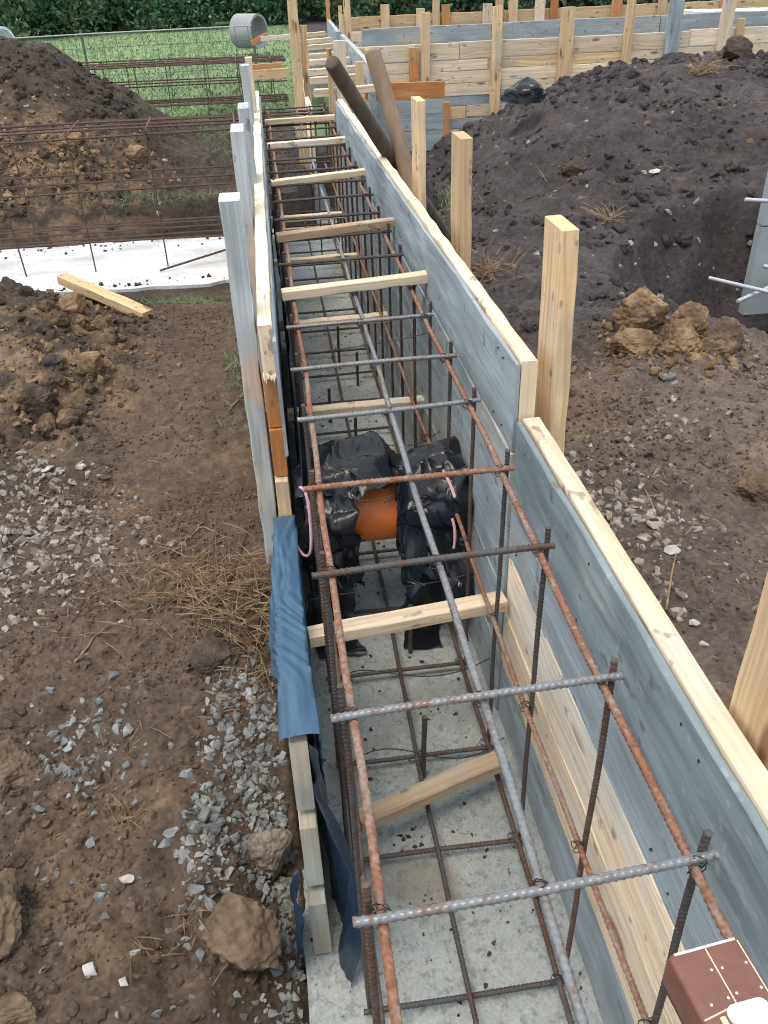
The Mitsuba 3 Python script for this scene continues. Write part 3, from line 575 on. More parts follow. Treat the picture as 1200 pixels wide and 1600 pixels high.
solo('steel_rod', 'loose rusty rod lying slanted on the white footing', 'rod', tube([(-1.10, 6.30, 0.03), (-0.52, 6.55, 0.10)], 0.008, 7), 'rust_dark', smooth=50)

# ---------------------------------------------------------------- spacer battens
def batten(label, a, b, w=0.028, t=0.045, mat='wood_pale'):
    return solo_plank('spacer_batten', label, 'batten', mat, a, b, w, t, rough=0.001, seg=8)
zt2 = 0.94 + 0.0070 + 0.0140 + 0.016
for n_, (y, dy) in enumerate([(2.83, 0.03), (3.55, 0.06), (4.55, 0.06), (5.54, -0.04), (6.42, -0.06)]):
    nm = ['nearest', 'second', 'third', 'fourth', 'fifth'][n_]
    batten('%s light wooden batten resting across the top of the cage' % nm, (-0.238 + 0.004 * n_, y - dy / 2, zt2 - 0.012), (0.274 - 0.003 * n_, y + dy / 2, zt2 + 0.004), 0.032, 0.046, 'wood_pale' if n_ % 2 == 0 else 'wood_old' if n_ == 1 else 'wood_pale')
for n_, (y, dy, z) in enumerate([(1.67, 0.05, 0.455), (2.93, 0.0, 0.452), (3.89, 0.0, 0.445), (4.95, 0.0, 0.43), (5.85, 0, 0.45)]):
    nm = ['nearest', 'second', 'third', 'fourth', 'fifth'][n_]
    batten('%s wooden batten wedged between the boards half way down the trench' % nm, (-0.262, y - dy / 2, z), (0.270, y + dy / 2, z + 0.005), 0.036, 0.05)
batten('rough weathered wooden stick lying aslant low over the footing', (-0.186, 1.31, 0.13), (0.225, 1.455, 0.115), 0.034, 0.05, 'wood_old')
for n_, y in enumerate([7.05, 7.8, 8.4, 9.2, 9.8, 10.8, 11.6, 12.6]):
    nm = ['first', 'second', 'third', 'fourth', 'fifth', 'sixth', 'seventh', 'eighth'][n_]
    batten('%s white batten from the front across the trench beyond the crossing' % nm, (0.17 + 0.02 * n_, y - 0.02, 1.06), (0.64 + 0.008 * n_, y + 0.02 * (n_ % 3), 1.07), 0.05, 0.07)
solo_plank('loose_board', 'short pale squared timber lying on the dark soil at the left', 'board', 'wood_fresh', (-1.46, 4.93, 0.44), (-0.955, 4.47, 0.345), 0.05, 0.075)
solo_plank('loose_board', 'long pale board sticking out left of the tall posts', 'board', 'wood_pale', (-0.16, 10.9, 1.16), (0.23, 10.9, 1.175), 0.03, 0.05, up=(0, 1, 0))
solo_plank('loose_board', 'pinkish board end slanting by the concrete ring', 'board', 'wood_orange', (-0.27, 10.95, 1.12), (-0.08, 10.95, 1.20), 0.03, 0.05, up=(0, 1, 0))

# ---------------------------------------------------------------- plastic film, sleeve pipe
def sheet(fn, nu, nv):
    u, v = np.meshgrid(np.linspace(0, 1, nu), np.linspace(0, 1, nv), indexing='ij')
    P = fn(u, v)
    a, b = np.meshgrid(np.arange(nu - 1), np.arange(nv - 1), indexing='ij'); A = a * nv + b
    return P.reshape(-1, 3), np.stack([A, A + nv, A + nv + 1, A + 1], -1).reshape(-1, 4)
def thicken(P, F, t=0.0009):
    m = trimesh.Trimesh(P, np.vstack([F[:, [0, 1, 2]], F[:, [0, 2, 3]]]), process=False)
    return m
def film_over_wall(u, v):
    y = 1.165 + 0.995 * u + 0.04 * (meshkit.noise(np.stack([v * 9, 0 * v, 0 * v + 2], -1), 3) - 0.5) * (1 - u)
    top = low_top(y) + 0.022
    hang_out = 0.012 + 0.22 * sst(0.15, 0.6, u) * (0.75 + 0.5 * meshkit.noise(np.stack([y * 5, 0 * y, 0 * y], -1), 4))
    hang_in = top - 0.012
    # path: outside bottom -> up -> across the top -> down the inside
    s = v * (hang_out + 0.056 + hang_in)
    x = np.where(s < hang_out, -0.326, np.where(s < hang_out + 0.056, -0.326 + (s - hang_out), -0.270))
    z = np.where(s < hang_out, top - (hang_out - s), np.where(s < hang_out + 0.056, top, top - (s - hang_out - 0.056)))
    q = np.stack([y * 2.2, s * 22, 0 * y], -1)
    w = meshkit.fbm(q, 3, 6) - 0.5
    big = meshkit.fbm(np.stack([y * 3.5, s * 2, 0 * y + 7], -1), 2, 18) - 0.5
    fl = np.abs(meshkit.fbm(np.stack([y * 2.4 + 3 * meshkit.noise(np.stack([y * 2, s * 4, 0 * y], -1), 2), s * 48, 0 * y + 3], -1), 2, 8) - 0.5)
    out = np.where(s < hang_out, -1.0, np.where(s > hang_out + 0.056, 1.0, 0.0))
    depth = np.clip((hang_out - s) / 0.10, 0, 1)
    fin = np.abs(meshkit.fbm(np.stack([y * 1.8 + 3 * big, s * 95, 0 * y + 6], -1), 2, 28) - 0.5)
    x = x + out * (0.004 + 0.020 * np.abs(w) + 0.026 * fl + 0.016 * fin) * np.where(out > 0, 0.45, 0.8) - (out < 0) * depth * (0.028 * sst(0.12, 0.5, u) * sst(0.95, 0.55, u) + 0.03 * big)
    x = x + (out > 0) * (0.012 * sst(0.3, 0.0, u) - 0.004)
    z = z + 0.014 * w + 0.010 * fl + 0.012 * fin
    return np.stack([x, y + 0.01 * w, np.maximum(z, 0.006)], -1)
k = thing('plastic_film', 'crinkled black film, sky blue put into its colour, draped over the low left boards', 'plastic film')
part(k, 'drape', sheet(film_over_wall, 190, 170), 'film_sky_sheen', smooth=True)
def film_end(u, v):   # hanging flap at the near end, inside
    z = 0.60 * (1 - v) + 0.006; y = 0.985 + 0.22 * u - 0.01 * v
    w = meshkit.fbm(np.stack([y * 22, z * 4, 0 * y], -1), 3, 12) - 0.5
    x = -0.272 + 0.05 * (1 - u) * (0.25 + np.sin(v * 3.0)) + 0.055 * w
    return np.stack([x, y, z], -1)
part(k, 'flap', sheet(film_end, 40, 60), 'film_dark_sheen', smooth=True, label='dark flap hanging at the near end, bluish sheen put into its colour')
def film_out(u, v):
    z = 0.25 * (1 - v) + 0.004; y = 0.98 + 0.14 * u + 0.05 * v
    w = meshkit.fbm(np.stack([y * 20, z * 6, 0 * y + 2], -1), 3, 14) - 0.5
    return np.stack([-0.336 - 0.02 * v + 0.05 * w, y, z], -1)
part(k, 'flap', sheet(film_out, 30, 40), 'film_dark_sheen', smooth=True)
def film_line(u, v):
    y = 2.12 + 2.6 * u; z = 0.95 * (1 - v) + 0.01
    z = z + 0.0 * y
    w = meshkit.fbm(np.stack([y * 7, z * 2.5, 0 * y], -1), 3, 15) - 0.5
    return np.stack([-0.248 + 0.03 * w + 0.006 * u + 0.012, y, z * (1 - 0.1 * u)], -1)
solo('plastic_film', 'black film lining the inner face of the far left boards, bluish sheen painted in', 'plastic film', sheet(film_line, 120, 40), 'film_dark_sheen', smooth=True)

PY, PZ, PR = 2.24, 0.44, 0.105
k = thing('sleeve_pipe', 'orange plastic sleeve pipe crossing the trench, half wrapped in black film', 'pipe')
g = trimesh.creation.annulus(PR - 0.005, PR, 0.43, sections=56); g.apply_transform(trimesh.transformations.rotation_matrix(PI / 2, [0, 1, 0])); g.apply_translation((0.012, PY, PZ))
part(k, 'barrel', g, 'pvc_orange', smooth=40)
film = thing('plastic_wrap', 'crumpled black film wrapped round the orange pipe, with dark sheets down to the footing', 'plastic wrap')
def crinkle(P, amt, seed):
    """Sharp folds as thin film has them: jitter, then ridged noise at two scales."""
    gg = np.random.default_rng(seed); o = gg.uniform(0, 40, 3)
    q = P + o
    def d(k): return np.stack([1 - 2 * np.abs(meshkit.noise(q * k + 7 * a, seed + a) - 0.5) * 2 for a in range(3)], -1)
    return P + amt * (0.75 * d(5.5) + 0.60 * d(12.5) + gg.normal(0, 0.035, P.shape)) - amt * 0.45
def blanket(xa, xb, th0, th1, r_top, lift, seed, nu, nv, tail=0.0, ty=0.06):
    """Film laid over the pipe across the trench from the back (th0) over the top to the front (th1), then hanging by 'tail'."""
    def fn(u, v):
        arc = (th1 - th0) * 0.15; f = tail / (arc + tail + 1e-9)
        onp = np.minimum(v / (1 - f + 1e-9), 1); th = th0 + (th1 - th0) * onp; h = np.clip((v - (1 - f)) / (f + 1e-9), 0, 1) * tail * (0.45 + 1.1 * meshkit.noise(np.stack([u * 5 + seed, 0 * u, 0 * u], -1), seed))
        r_top_ = r_top + 0.05 * (meshkit.fbm(np.stack([u * 3.0, v * 2.2, 0 * u + seed], -1), 2, seed) - 0.5)
        x = xa + (xb - xa) * u
        r = r_top_ + lift(x) * np.clip(np.cos(th * 0.8), 0, 1)
        y = PY - r * np.sin(th); z = PZ + r * np.cos(th) - h
        return np.stack([x + 0.015 * np.sin(v * 9 + seed) , y - ty * sst(0, 1, h / (tail + 1e-9)), np.maximum(z, 0.012)], -1)
    P, F = sheet(fn, nu, nv)
    P = crinkle(P, 0.034, seed); P[:, 2] = np.maximum(P[:, 2], 0.006); P[:, 0] = np.clip(P[:, 0], -0.262, 0.268)
    return P, F
hump = lambda x: 0.10 * np.exp(-((x + 0.07) / 0.15) ** 2) + 0.05 * sst(0.02, 0.2, x)
part(film, 'main_fold', blanket(-0.26, 0.265, -1.9, 0.72, 0.122, hump, 61, 70, 50), 'film_black', smooth=32)
part(film, 'left_wrap', blanket(-0.26, -0.085, 0.3, 2.2, 0.135, hump, 64, 30, 44, 0.12, 0.0), 'film_black', smooth=32)
part(film, 'right_wrap', blanket(0.045, 0.265, 0.25, 1.75, 0.135, hump, 67, 36, 46, 0.10), 'film_black', smooth=32)
def dark_sheet(xa, xb, seed):
    def fn(u, v):   # dark sheet from the pipe down, then along the footing towards the camera
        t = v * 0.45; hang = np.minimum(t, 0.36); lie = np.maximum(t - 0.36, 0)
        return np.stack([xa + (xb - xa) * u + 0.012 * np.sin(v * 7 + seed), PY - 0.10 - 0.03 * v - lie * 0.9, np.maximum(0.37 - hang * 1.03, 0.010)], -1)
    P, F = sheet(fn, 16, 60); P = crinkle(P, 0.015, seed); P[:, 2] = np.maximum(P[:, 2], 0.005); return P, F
part(film, 'dark_flap', dark_sheet(-0.258, -0.10, 70), 'film_black', smooth=32)
part(film, 'dark_flap', dark_sheet(0.06, 0.185, 73), 'film_black', smooth=32)
part(film, 'dark_flap', blanket(0.035, 0.235, 0.55, 1.62, 0.150, hump, 76, 40, 44, 0.20, 0.05), 'film_slate', smooth=32)
part(film, 'binding_wire', cat([loose_wire([(-0.16, 2.10, 0.62), (-0.10, 2.09, 0.68), (-0.03, 2.05, 0.64), (0.03, 2.06, 0.60), (0.0, 2.08, 0.56)], 0.0022), loose_wire([(-0.06, 2.06, 0.66), (-0.10, 2.04, 0.62), (-0.05, 2.04, 0.60), (0.02, 2.04, 0.61)], 0.0022)]), 'wire_black')
for lab, pts in [('pink cord loop tied at the left end of the wrapped pipe', [(-0.245, 2.02, 0.68), (-0.228, 1.99, 0.66), (-0.226, 1.98, 0.58), (-0.232, 1.97, 0.50), (-0.25, 1.98, 0.47), (-0.272, 2.0, 0.50)]),
                 ('pink cord end on top of the wrapped pipe at the right', [(0.185, 2.12, 0.63), (0.20, 2.08, 0.60), (0.205, 2.04, 0.58)]), ('pink cord end on the front of the wrapped pipe', [(0.20, 2.05, 0.50), (0.205, 2.03, 0.46), (0.20, 2.02, 0.41)])]:
    solo('cord', lab, 'cord', loose_wire(pts, 0.0045), 'cord_pink', smooth=60)

# black bag on the heap
def bag_fn(u, v):
    th = 2 * PI * u; rr_ = np.sin(np.clip(v, 0, 1) * PI / 2)
    n_ = meshkit.fbm(np.stack([np.cos(th) * 1.6, np.sin(th) * 1.6, v * 2.2], -1), 3, 92) - 0.5
    R_ = rr_ * (1 + 0.5 * n_)
    return np.stack([1.655 + 0.155 * R_ * np.cos(th) + 0.03 * (1 - v), 6.55 + 0.12 * R_ * np.sin(th), 1.0 + 0.155 * (1 - v) ** 0.7 + 0.07 * n_ * rr_], -1)
bg = sheet(bag_fn, 30, 16)
solo('plastic_bag', 'crumpled black plastic bag on the edge of the right heap', 'plastic bag', bg, 'film_black')

# ---------------------------------------------------------------- soil lumps, boulders, stones
def gz(x, y): return float(ground_h(np.array([x]), np.array([y]))[0])
CLODS = []
for nm, lab, x, y, s, mat, sd, sink in [
    ('earth_clod', 'largest brown earth clod beside the draped film', -0.475, 1.06, (0.105, 0.105, 0.10), 'clod_brown', 5, 0.35),
    ('boulder', 'grey-brown boulder right against the low left boards', -0.405, 1.30, (0.062, 0.072, 0.075), 'rock_grey', 12, 0.3),
    ('earth_clod', 'reddish-brown earth clod at the left edge of the photo, near the bottom', -1.0, 1.10, (0.10, 0.12, 0.075), 'clod_brown', 21, 0.42),
    ('earth_clod', 'grey-brown earth clod at the left edge among grey gravel', -1.07, 1.50, (0.10, 0.10, 0.06), 'clod_brown', 22, 0.5),
    ('earth_clod', 'mossy clod in the bottom left corner', -0.90, 0.90, (0.07, 0.05, 0.035), 'clod_brown', 23, 0.4),
    ('earth_clod', 'small dark clod at the lower edge of the straw', -0.545, 1.80, (0.06, 0.05, 0.05), 'clod_dark', 24, 0.25),
    ('earth_clod', 'tan clod on the crumbly left bank, upper one', -1.28, 4.28, (0.075, 0.07, 0.07), 'clod_tan', 25, 0.2),
    ('earth_clod', 'tan clod on the crumbly left bank, lower one', -1.13, 3.74, (0.07, 0.06, 0.06), 'clod_tan', 26, 0.2),
    ('earth_clod', 'dark clod at the left edge above the pale gravel', -1.32, 3.45, (0.10, 0.08, 0.08), 'clod_dark', 27, 0.3),
    ('boulder', 'pale stone at the left edge on the dark bank', -1.78, 4.62, (0.07, 0.06, 0.06), 'rock_grey', 28, 0.3),
    ('earth_clod', 'tallest tan earth clod on the right bank', 1.245, 3.22, (0.125, 0.10, 0.12), 'clod_tan', 31, 0.22),
    ('earth_clod', 'low tan clod leaning on the tallest one', 1.13, 2.98, (0.10, 0.075, 0.06), 'clod_tan', 32, 0.3),
    ('earth_clod', 'rounded tan-grey clod in the middle of the right bank', 1.30, 2.96, (0.10, 0.085, 0.085), 'clod_tan', 33, 0.3),
    ('earth_clod', 'strawy clod behind the rounded one on the right bank', 1.42, 3.10, (0.08, 0.08, 0.08), 'clod_tan', 34, 0.3),
    ('earth_clod', 'dark brown clod at the right end of the clod row', 1.49, 2.98, (0.09, 0.08, 0.085), 'clod_brown', 35, 0.25),
    ('earth_clod', 'brown clod at the right edge of the photo', 1.175, 2.05, (0.06, 0.06, 0.055), 'clod_brown', 36, 0.25),
    ('earth_clod', 'tan clod on the toe of the left heap, larger one', -1.35, 8.05, (0.11, 0.09, 0.085), 'clod_tan', 41, 0.3),
    ('earth_clod', 'tan clod on the toe of the left heap, smaller one', -1.9, 8.0, (0.12, 0.10, 0.09), 'clod_tan', 42, 0.3),
    ('earth_clod', 'big dark clod on the right heap crest', 3.42, 6.9, (0.13, 0.12, 0.12), 'clod_dark', 43, 0.3),
    ('earth_clod', 'dark clod on the left slope of the right heap', 1.75, 5.6, (0.09, 0.08, 0.07), 'clod_dark', 44, 0.3)]:
    z = gz(x, y) + s[2] * (1 - 2 * sink) - 0.006; CLODS.append((x, y, s[0]))
    solo(nm, lab, nm.replace('_', ' '), lump((x, y, z), s, 5 if y < 3.5 else 4, sd, 9 if nm == 'boulder' or y < 1.2 else 5, 0.11, 0.07), mat, smooth=38)

def stone_lib(n, seed):
    g = np.random.default_rng(seed); lib = []
    for _ in range(n):
        p = g.normal(size=(11, 3)); p /= np.linalg.norm(p, axis=1, keepdims=True); p *= g.uniform(0.75, 1.1, (11, 1)) * np.array([1.0, g.uniform(.6, .9), g.uniform(.45, .75)])
        h = trimesh.convex.convex_hull(p); lib.append((np.array(h.vertices), np.array(h.faces)))
    return lib
LIB = stone_lib(24, 3)
def crumb(k_):
    gg = np.random.default_rng(900 + k_); v = ICO[1].vertices.copy()
    for _ in range(6):
        nrm = unit(gg.normal(size=3)); v = v - np.clip(v @ nrm - gg.uniform(0.3, 0.7), 0, None)[:, None] * nrm
    return v * (1 + 0.9 * (meshkit.fbm(v * 2.0 + k_ * 9, 2, k_) - 0.5))[:, None] * np.array([1, 0.85, 0.7]), np.array(ICO[1].faces)
SOFT = [crumb(k_) for k_ in range(20)]
def scatter(x, y, r, lib, g, sink=0.25, flat=1.0, zf=None):
    z = (zf or ground_h)(x, y)
    V, F, off = [], [], 0
    for n in range(len(x)):
        v, f = lib[g.integers(len(lib))]
        a = g.normal(size=4); a /= np.linalg.norm(a)
        M = trimesh.transformations.quaternion_matrix(a)[:3, :3]
        w = (v @ M.T) * r[n]; w[:, 2] *= flat
        V.append(w + np.array([x[n], y[n], z[n] + r[n] * (0.62 - sink * 1.6)])); F.append(f + off); off += len(v)
    return np.vstack(V), np.vstack(F)
def patchy(x, y, r):
    m = meshkit.fbm(np.stack([x, y, 0.4 + 0 * x], -1) * 3.2, 3, 81) + 0.10 * rng.normal(size=len(x)) > 0.47
    r = np.where(m, r, r * 0.5); k_ = m | (rng.random(len(x)) < 0.35); return x[k_], y[k_], r[k_]
def around_clods(g):
    X, Y, RR = [], [], []
    for cx, cy, cr in CLODS:
        n = 46; a = g.uniform(0, 2 * PI, n); d = cr * (0.75 + 0.55 * g.random(n) ** 1.5)
        X.append(cx + d * np.cos(a)); Y.append(cy + d * np.sin(a)); RR.append(cr * (0.06 + 0.20 * g.random(n) ** 3))
    return np.concatenate(X), np.concatenate(Y), np.concatenate(RR)
def stuff(name, label, cat_, mesh, mat):
    key = numbered(name); scene[key] = ply(mesh, mat)
    labels[key] = {'label': label, 'category': cat_, 'kind': 'stuff'}
    return key
def blob(g, n, cx, cy, sx, sy): return cx + g.normal(0, sx, n), cy + g.normal(0, sy, n)
g = np.random.default_rng(101)
def keep(x, y, r, lim=0.36):
    m = (np.abs(x) > lim) & (np.abs(x) > np.where(y > 7, 1.0, 0)) & (y > 0.62)
    m &= ~((y > 5.95) & (y < 7.25) & (x < 0)); return x[m], y[m], r[m]
def rr(n, a=0.006, b=0.03, p=2.2): return a + (b - a) * g.random(n) ** p
# grey crushed stone at the front left
P = [blob(g, 720, -0.455, 1.50, 0.055, 0.15), blob(g, 420, -0.385, 1.17, 0.028, 0.14), blob(g, 170, -0.55, 1.26, 0.035, 0.10), blob(g, 210, -0.86, 1.55, 0.07, 0.11), blob(g, 110, -0.80, 1.15, 0.2, 0.2), blob(g, 35, -0.45, 0.88, 0.10, 0.05)]
x, y = np.concatenate([p[0] for p in P]), np.concatenate([p[1] for p in P])
x, y, r = keep(x, y, rr(len(x), 0.003, 0.024, 2.0), 0.35)
stuff('gravel', 'blue-grey crushed stone lying in the front left soil', 'gravel', scatter(x, y, r, LIB, g, 0.40), 'gravel_grey')
P = [blob(g, 560, -1.13, 2.50, 0.14, 0.22), blob(g, 120, -1.26, 3.0, 0.08, 0.10), blob(g, 45, -0.78, 2.38, 0.14, 0.08)]
x, y = np.concatenate([p[0] for p in P]), np.concatenate([p[1] for p in P])
x, y, r = keep(x, y, rr(len(x), 0.006, 0.030, 1.7))
stuff('gravel', 'pale gravel patch left of the trampled path', 'gravel', scatter(x, y, r, LIB, g, 0.40), 'gravel_pale')
P = [blob(g, 330, 0.76, 2.02, 0.10, 0.17), blob(g, 60, 1.05, 2.45, 0.12, 0.07), blob(g, 35, 0.66, 1.6, 0.05, 0.12), blob(g, 120, 1.72, 2.85, 0.08, 0.12), blob(g, 25, 1.15, 2.75, 0.15, 0.08), blob(g, 40, 1.0, 2.2, 0.3, 0.5)]
x, y = np.concatenate([p[0] for p in P]), np.concatenate([p[1] for p in P])
x, y, r = keep(x, y, rr(len(x), 0.005, 0.028, 1.9))
stuff('gravel', 'brownish gravel on the soil right of the trench', 'gravel', scatter(x, y, r, LIB, g, 0.40), 'gravel_pale')
x = np.r_[g.uniform(0.8, 5, 420), g.uniform(-3.2, -0.5, 220), g.uniform(1.6, 2.6, 160)]; y = np.r_[g.uniform(3.6, 7.4, 420), g.uniform(7.3, 9.0, 220), g.uniform(3.4, 5.0, 160)]
x, y, r = keep(x, y, rr(len(x), 0.006, 0.038, 3.0))
stuff('gravel', 'stray pale stones strewn over the dark heaps', 'gravel', scatter(x, y, r, LIB, g, 0.40), 'gravel_pale')
# crumbs of soil everywhere
P = [(g.uniform(0.35, 6, 9000), g.uniform(2.6, 8.2, 9000)), (g.uniform(-1.5, -0.35, 7500), g.uniform(0.7, 2.2, 7500)), (g.uniform(-2.6, -0.95, 4200), g.uniform(2.8, 5.4, 4200)), (g.uniform(-4.5, -0.5, 4200), g.uniform(7.3, 9.6, 4200)), (g.uniform(0.36, 1.6, 2200), g.uniform(0.7, 2.7, 2200))]
x, y = np.concatenate([p[0] for p in P]), np.concatenate([p[1] for p in P])
r = 0.004 + 0.028 * g.random(len(x)) ** 4.5; r = r * np.where(y > 4, 1.25, np.where(y < 2.2, 0.62, 1.0))
x, y, r = patchy(x, y, r); a_, b_, c_ = around_clods(g); x, y, r = np.r_[x, a_], np.r_[y, b_], np.r_[r, c_]
x, y, r = keep(x, y, r, 0.345)
stuff('soil_crumbs', 'crumbs and small lumps of loose earth', 'soil', scatter(x, y, r, SOFT, g, 0.36), 'soil')
P = [blob(g, 380, -1.25, 4.0, 0.16, 0.35), blob(g, 700, -2.1, 7.95, 0.5, 0.22), blob(g, 260, 1.28, 2.98, 0.17, 0.10), blob(g, 20, 2.8, 5.6, 0.4, 0.3)]
x, y = np.concatenate([p[0] for p in P]), np.concatenate([p[1] for p in P]); r = (0.006 + 0.032 * g.random(len(x)) ** 3) * np.where(y > 7, 1.5, 0.9)
a_, b_, c_ = around_clods(g); m = b_ > 2.5; x, y, r = np.r_[x, a_[m]], np.r_[y, b_[m]], np.r_[r, c_[m]]
x, y, r = keep(x, y, r, 0.5)
a_, b_ = np.r_[g.uniform(-1.5, -0.36, 15000), g.uniform(0.37, 1.9, 9000), g.uniform(-1.6, -0.4, 4000)], np.r_[0.7 + 2.2 * g.random(15000) ** 1.3, g.uniform(0.9, 3.4, 9000), g.uniform(2.6, 5.2, 4000)]
m = meshkit.fbm(np.stack([a_, b_, 0.9 + 0 * a_], -1) * 4.5, 3, 83) + 0.12 * rng.normal(size=len(a_)) > 0.50
a_, b_ = a_[m], b_[m]; c_ = (0.0018 + 0.0042 * g.random(len(a_)) ** 2) * np.where(b_ > 2.2, 1.4, 1.0)
a_, b_, c_ = keep(a_, b_, c_, 0.35)
def lumps(k_):
    v = ICO[2].vertices * np.array([1, 0.85, 0.75])
    return v * (1 + 1.1 * (meshkit.fbm(v * 1.8 + k_ * 5, 3, k_) - 0.5))[:, None], np.array(ICO[2].faces)
BIG = [lumps(k_) for k_ in range(14)]
hx, hy = np.r_[g.uniform(0.6, 5.0, 1500), g.uniform(-3.8, -0.6, 700), g.uniform(-2.2, -1.0, 300)], np.r_[g.uniform(3.4, 7.6, 1500), g.uniform(7.4, 9.6, 700), g.uniform(3.2, 5.0, 300)]
m = meshkit.fbm(np.stack([hx, hy, 0.3 + 0 * hx], -1) * 1.7, 3, 87) > 0.53
hx, hy, hr_ = keep(hx[m], hy[m], (0.014 + 0.050 * g.random(m.sum()) ** 2.6) * np.where(hy[m] > 3.0, 1, 0.7), 0.5)
stuff('soil_crumbs', 'larger dark lumps of earth gathered on the heaps', 'soil', scatter(hx, hy, hr_, BIG, g, 0.42), 'soil')
TINY = [(np.array(ICO[0].vertices) * (0.6 + 0.7 * np.random.default_rng(k_).random((12, 1))), np.array(ICO[0].faces)) for k_ in range(12)]
stuff('soil_crumbs', 'fine grit lying on the trampled soil', 'soil', scatter(a_, b_, c_, TINY, g, 0.25), 'soil_grit')
n = 260; a_ = g.uniform(-4.6, -0.4, n); b_ = np.where(g.random(n) < 0.6, 6.04 + 0.10 * g.random(n) ** 2, 7.16 - 0.22 * g.random(n) ** 2); c_ = 0.006 + 0.018 * g.random(n) ** 3
stuff('soil_crumbs', 'earth crumbs spilled on the edges of the white footing', 'soil', scatter(a_, b_, c_, SOFT, g, 0.3, 1.0, lambda a, b: 0 * a + 0.015), 'soil')
stuff('soil_crumbs', 'tan crumbs of clay on the banks', 'soil', scatter(x, y, r, SOFT, g, 0.3), 'clod_tan')
x = g.uniform(-0.33, 0.27, 1100); y = 0.3 + 5.0 * g.random(1100) ** 0.9; r = 0.0015 + 0.0085 * g.random(1100) ** 4
x = np.r_[x, g.normal(0.10, 0.05, 12), g.normal(-0.06, 0.03, 12)]; y = np.r_[y, g.normal(1.6, 0.4, 12), g.normal(1.33, 0.03, 12)]; r = np.r_[r, g.uniform(0.003, 0.010, 24)]
stuff('soil_crumbs', 'dark crumbs fallen on the concrete footing', 'soil', scatter(x, y, r, SOFT, g, 0.2, 1.0, lambda a, b: 0 * a), 'clod_dark')
for lab, x, y, s in [('whitest stone on the gravel right of the trench', 0.775, 1.78, 0.026), ('white stone below the right gravel patch', 0.715, 1.50, 0.018), ('pale stone under the white stone right of the trench', 0.70, 1.42, 0.017), ('white stone high on the dark right heap', 2.15, 5.25, 0.04),
                     ('bluish flat stone near the bottom left edge', -0.77, 1.14, 0.020), ('white stone beside the bluish flat stone', -0.71, 1.16, 0.020), ('pale stone in the bottom left gravel', -0.755, 0.955, 0.024), ('round pale stone right of the bottom left one', -0.69, 0.93, 0.016), ('greenish stone at the bottom beside the footing', -0.475, 0.86, 0.019),
                     ('long grey stone in the grey gravel', -0.555, 1.33, 0.026), ('white stone at the top of the grey gravel', -0.455, 1.72, 0.014), ('blue-grey slab stone under the row of clods', 1.17, 2.72, 0.035), ('pair of white stones on the left edge of the pale gravel', -1.22, 3.0, 0.03), ('large white stone at the top of the pale gravel', -1.1, 3.02, 0.028)]:
    z = gz(x, y); v, f = LIB[g.integers(len(LIB))]
    solo('stone', lab, 'stone', trimesh.Trimesh(v * s * np.array([1.0, 1.0, 0.8]) + (x, y, z + s * 0.35), f, process=False), 'stone_white' if 'white' in lab or 'pale' in lab else 'gravel_grey')

# ---------------------------------------------------------------- straw, twigs, grass
def blades(x, y, L, lean, rad, g, up=0.15, zoff=0.004):
    z = ground_h(x, y) + zoff; V, F = [], []
    for n in range(len(x)):
        a = g.uniform(0, 2 * PI); el = g.normal(0, lean) + up
        d = np.array([math.cos(a) * math.cos(el), math.sin(a) * math.cos(el), abs(math.sin(el))]); l = L[n]
        s = np.array([-math.sin(a), math.cos(a), 0]); w = rad[n]
        p0 = np.array([x[n], y[n], z[n]]); p1 = p0 + d * l * 0.5 + np.array([0, 0, 0.04 * l]); p2 = p0 + d * l + np.array([0, 0, -0.05 * l])
        b = len(V) * 1
        V += [p0 + s*w, p0 - s*w, p0 + (0, 0, w*1.5), p1 + s*w, p1 - s*w, p1 + (0, 0, w*1.5), p2]
        for q in ((0, 1, 4, 3), (1, 2, 5, 4), (2, 0, 3, 5)): F += [(b+q[0], b+q[1], b+q[2]), (b+q[0], b+q[2], b+q[3])]
        F += [(b+3, b+4, b+6), (b+4, b+5, b+6), (b+5, b+3, b+6)]
    return np.array(V), np.array(F)
n = 320; x = g.normal(-0.58, 0.13, n); y = g.normal(2.13, 0.10, n) + (x + 0.6) * -0.15
x = np.r_[x, g.normal(-0.43, 0.04, 170)]; y = np.r_[y, g.normal(1.95, 0.18, 170)]
m = x < -0.37; x, y = x[m], y[m]; n = len(x)
stuff('dry_straw', 'bed of dry straw beside the draped film on the left', 'straw', blades(x, y, g.uniform(0.05, 0.19, n), 0.25, g.uniform(0.0008, 0.002, n), g, 0.12, 0.014), 'straw')
P = [blob(g, 26, -0.73, 1.33, 0.014, 0.018), blob(g, 16, -0.58, 1.08, 0.012, 0.02), blob(g, 12, -0.66, 1.0, 0.012, 0.015), blob(g, 34, -0.46, 1.62, 0.07, 0.1), blob(g, 34, -0.75, 1.5, 0.3, 0.3), blob(g, 80, -0.95, 2.4, 0.25, 0.3)]
x, y = np.concatenate([p[0] for p in P]), np.concatenate([p[1] for p in P]); m = x < -0.37; x, y = x[m], y[m]; n = len(x)
stuff('dry_straw', 'scattered straw stalks on the front left soil', 'straw', blades(x, y, g.uniform(0.025, 0.08, n), 0.15, g.uniform(0.0008, 0.0016, n), g, 0.08, 0.008), 'straw')
P = [blob(g, 130, 0.80, 4.35, 0.11, 0.10), blob(g, 60, 2.95, 6.45, 0.06, 0.03), blob(g, 40, 0.9, 2.0, 0.25, 0.4), blob(g, 30, 1.42, 3.1, 0.06, 0.06), blob(g, 14, 2.3, 5.5, 0.8, 0.5), blob(g, 26, 1.72, 4.9, 0.02, 0.02)]
x, y = np.concatenate([p[0] for p in P]), np.concatenate([p[1] for p in P]); m = x > 0.42; x, y = x[m], y[m]; n = len(x)
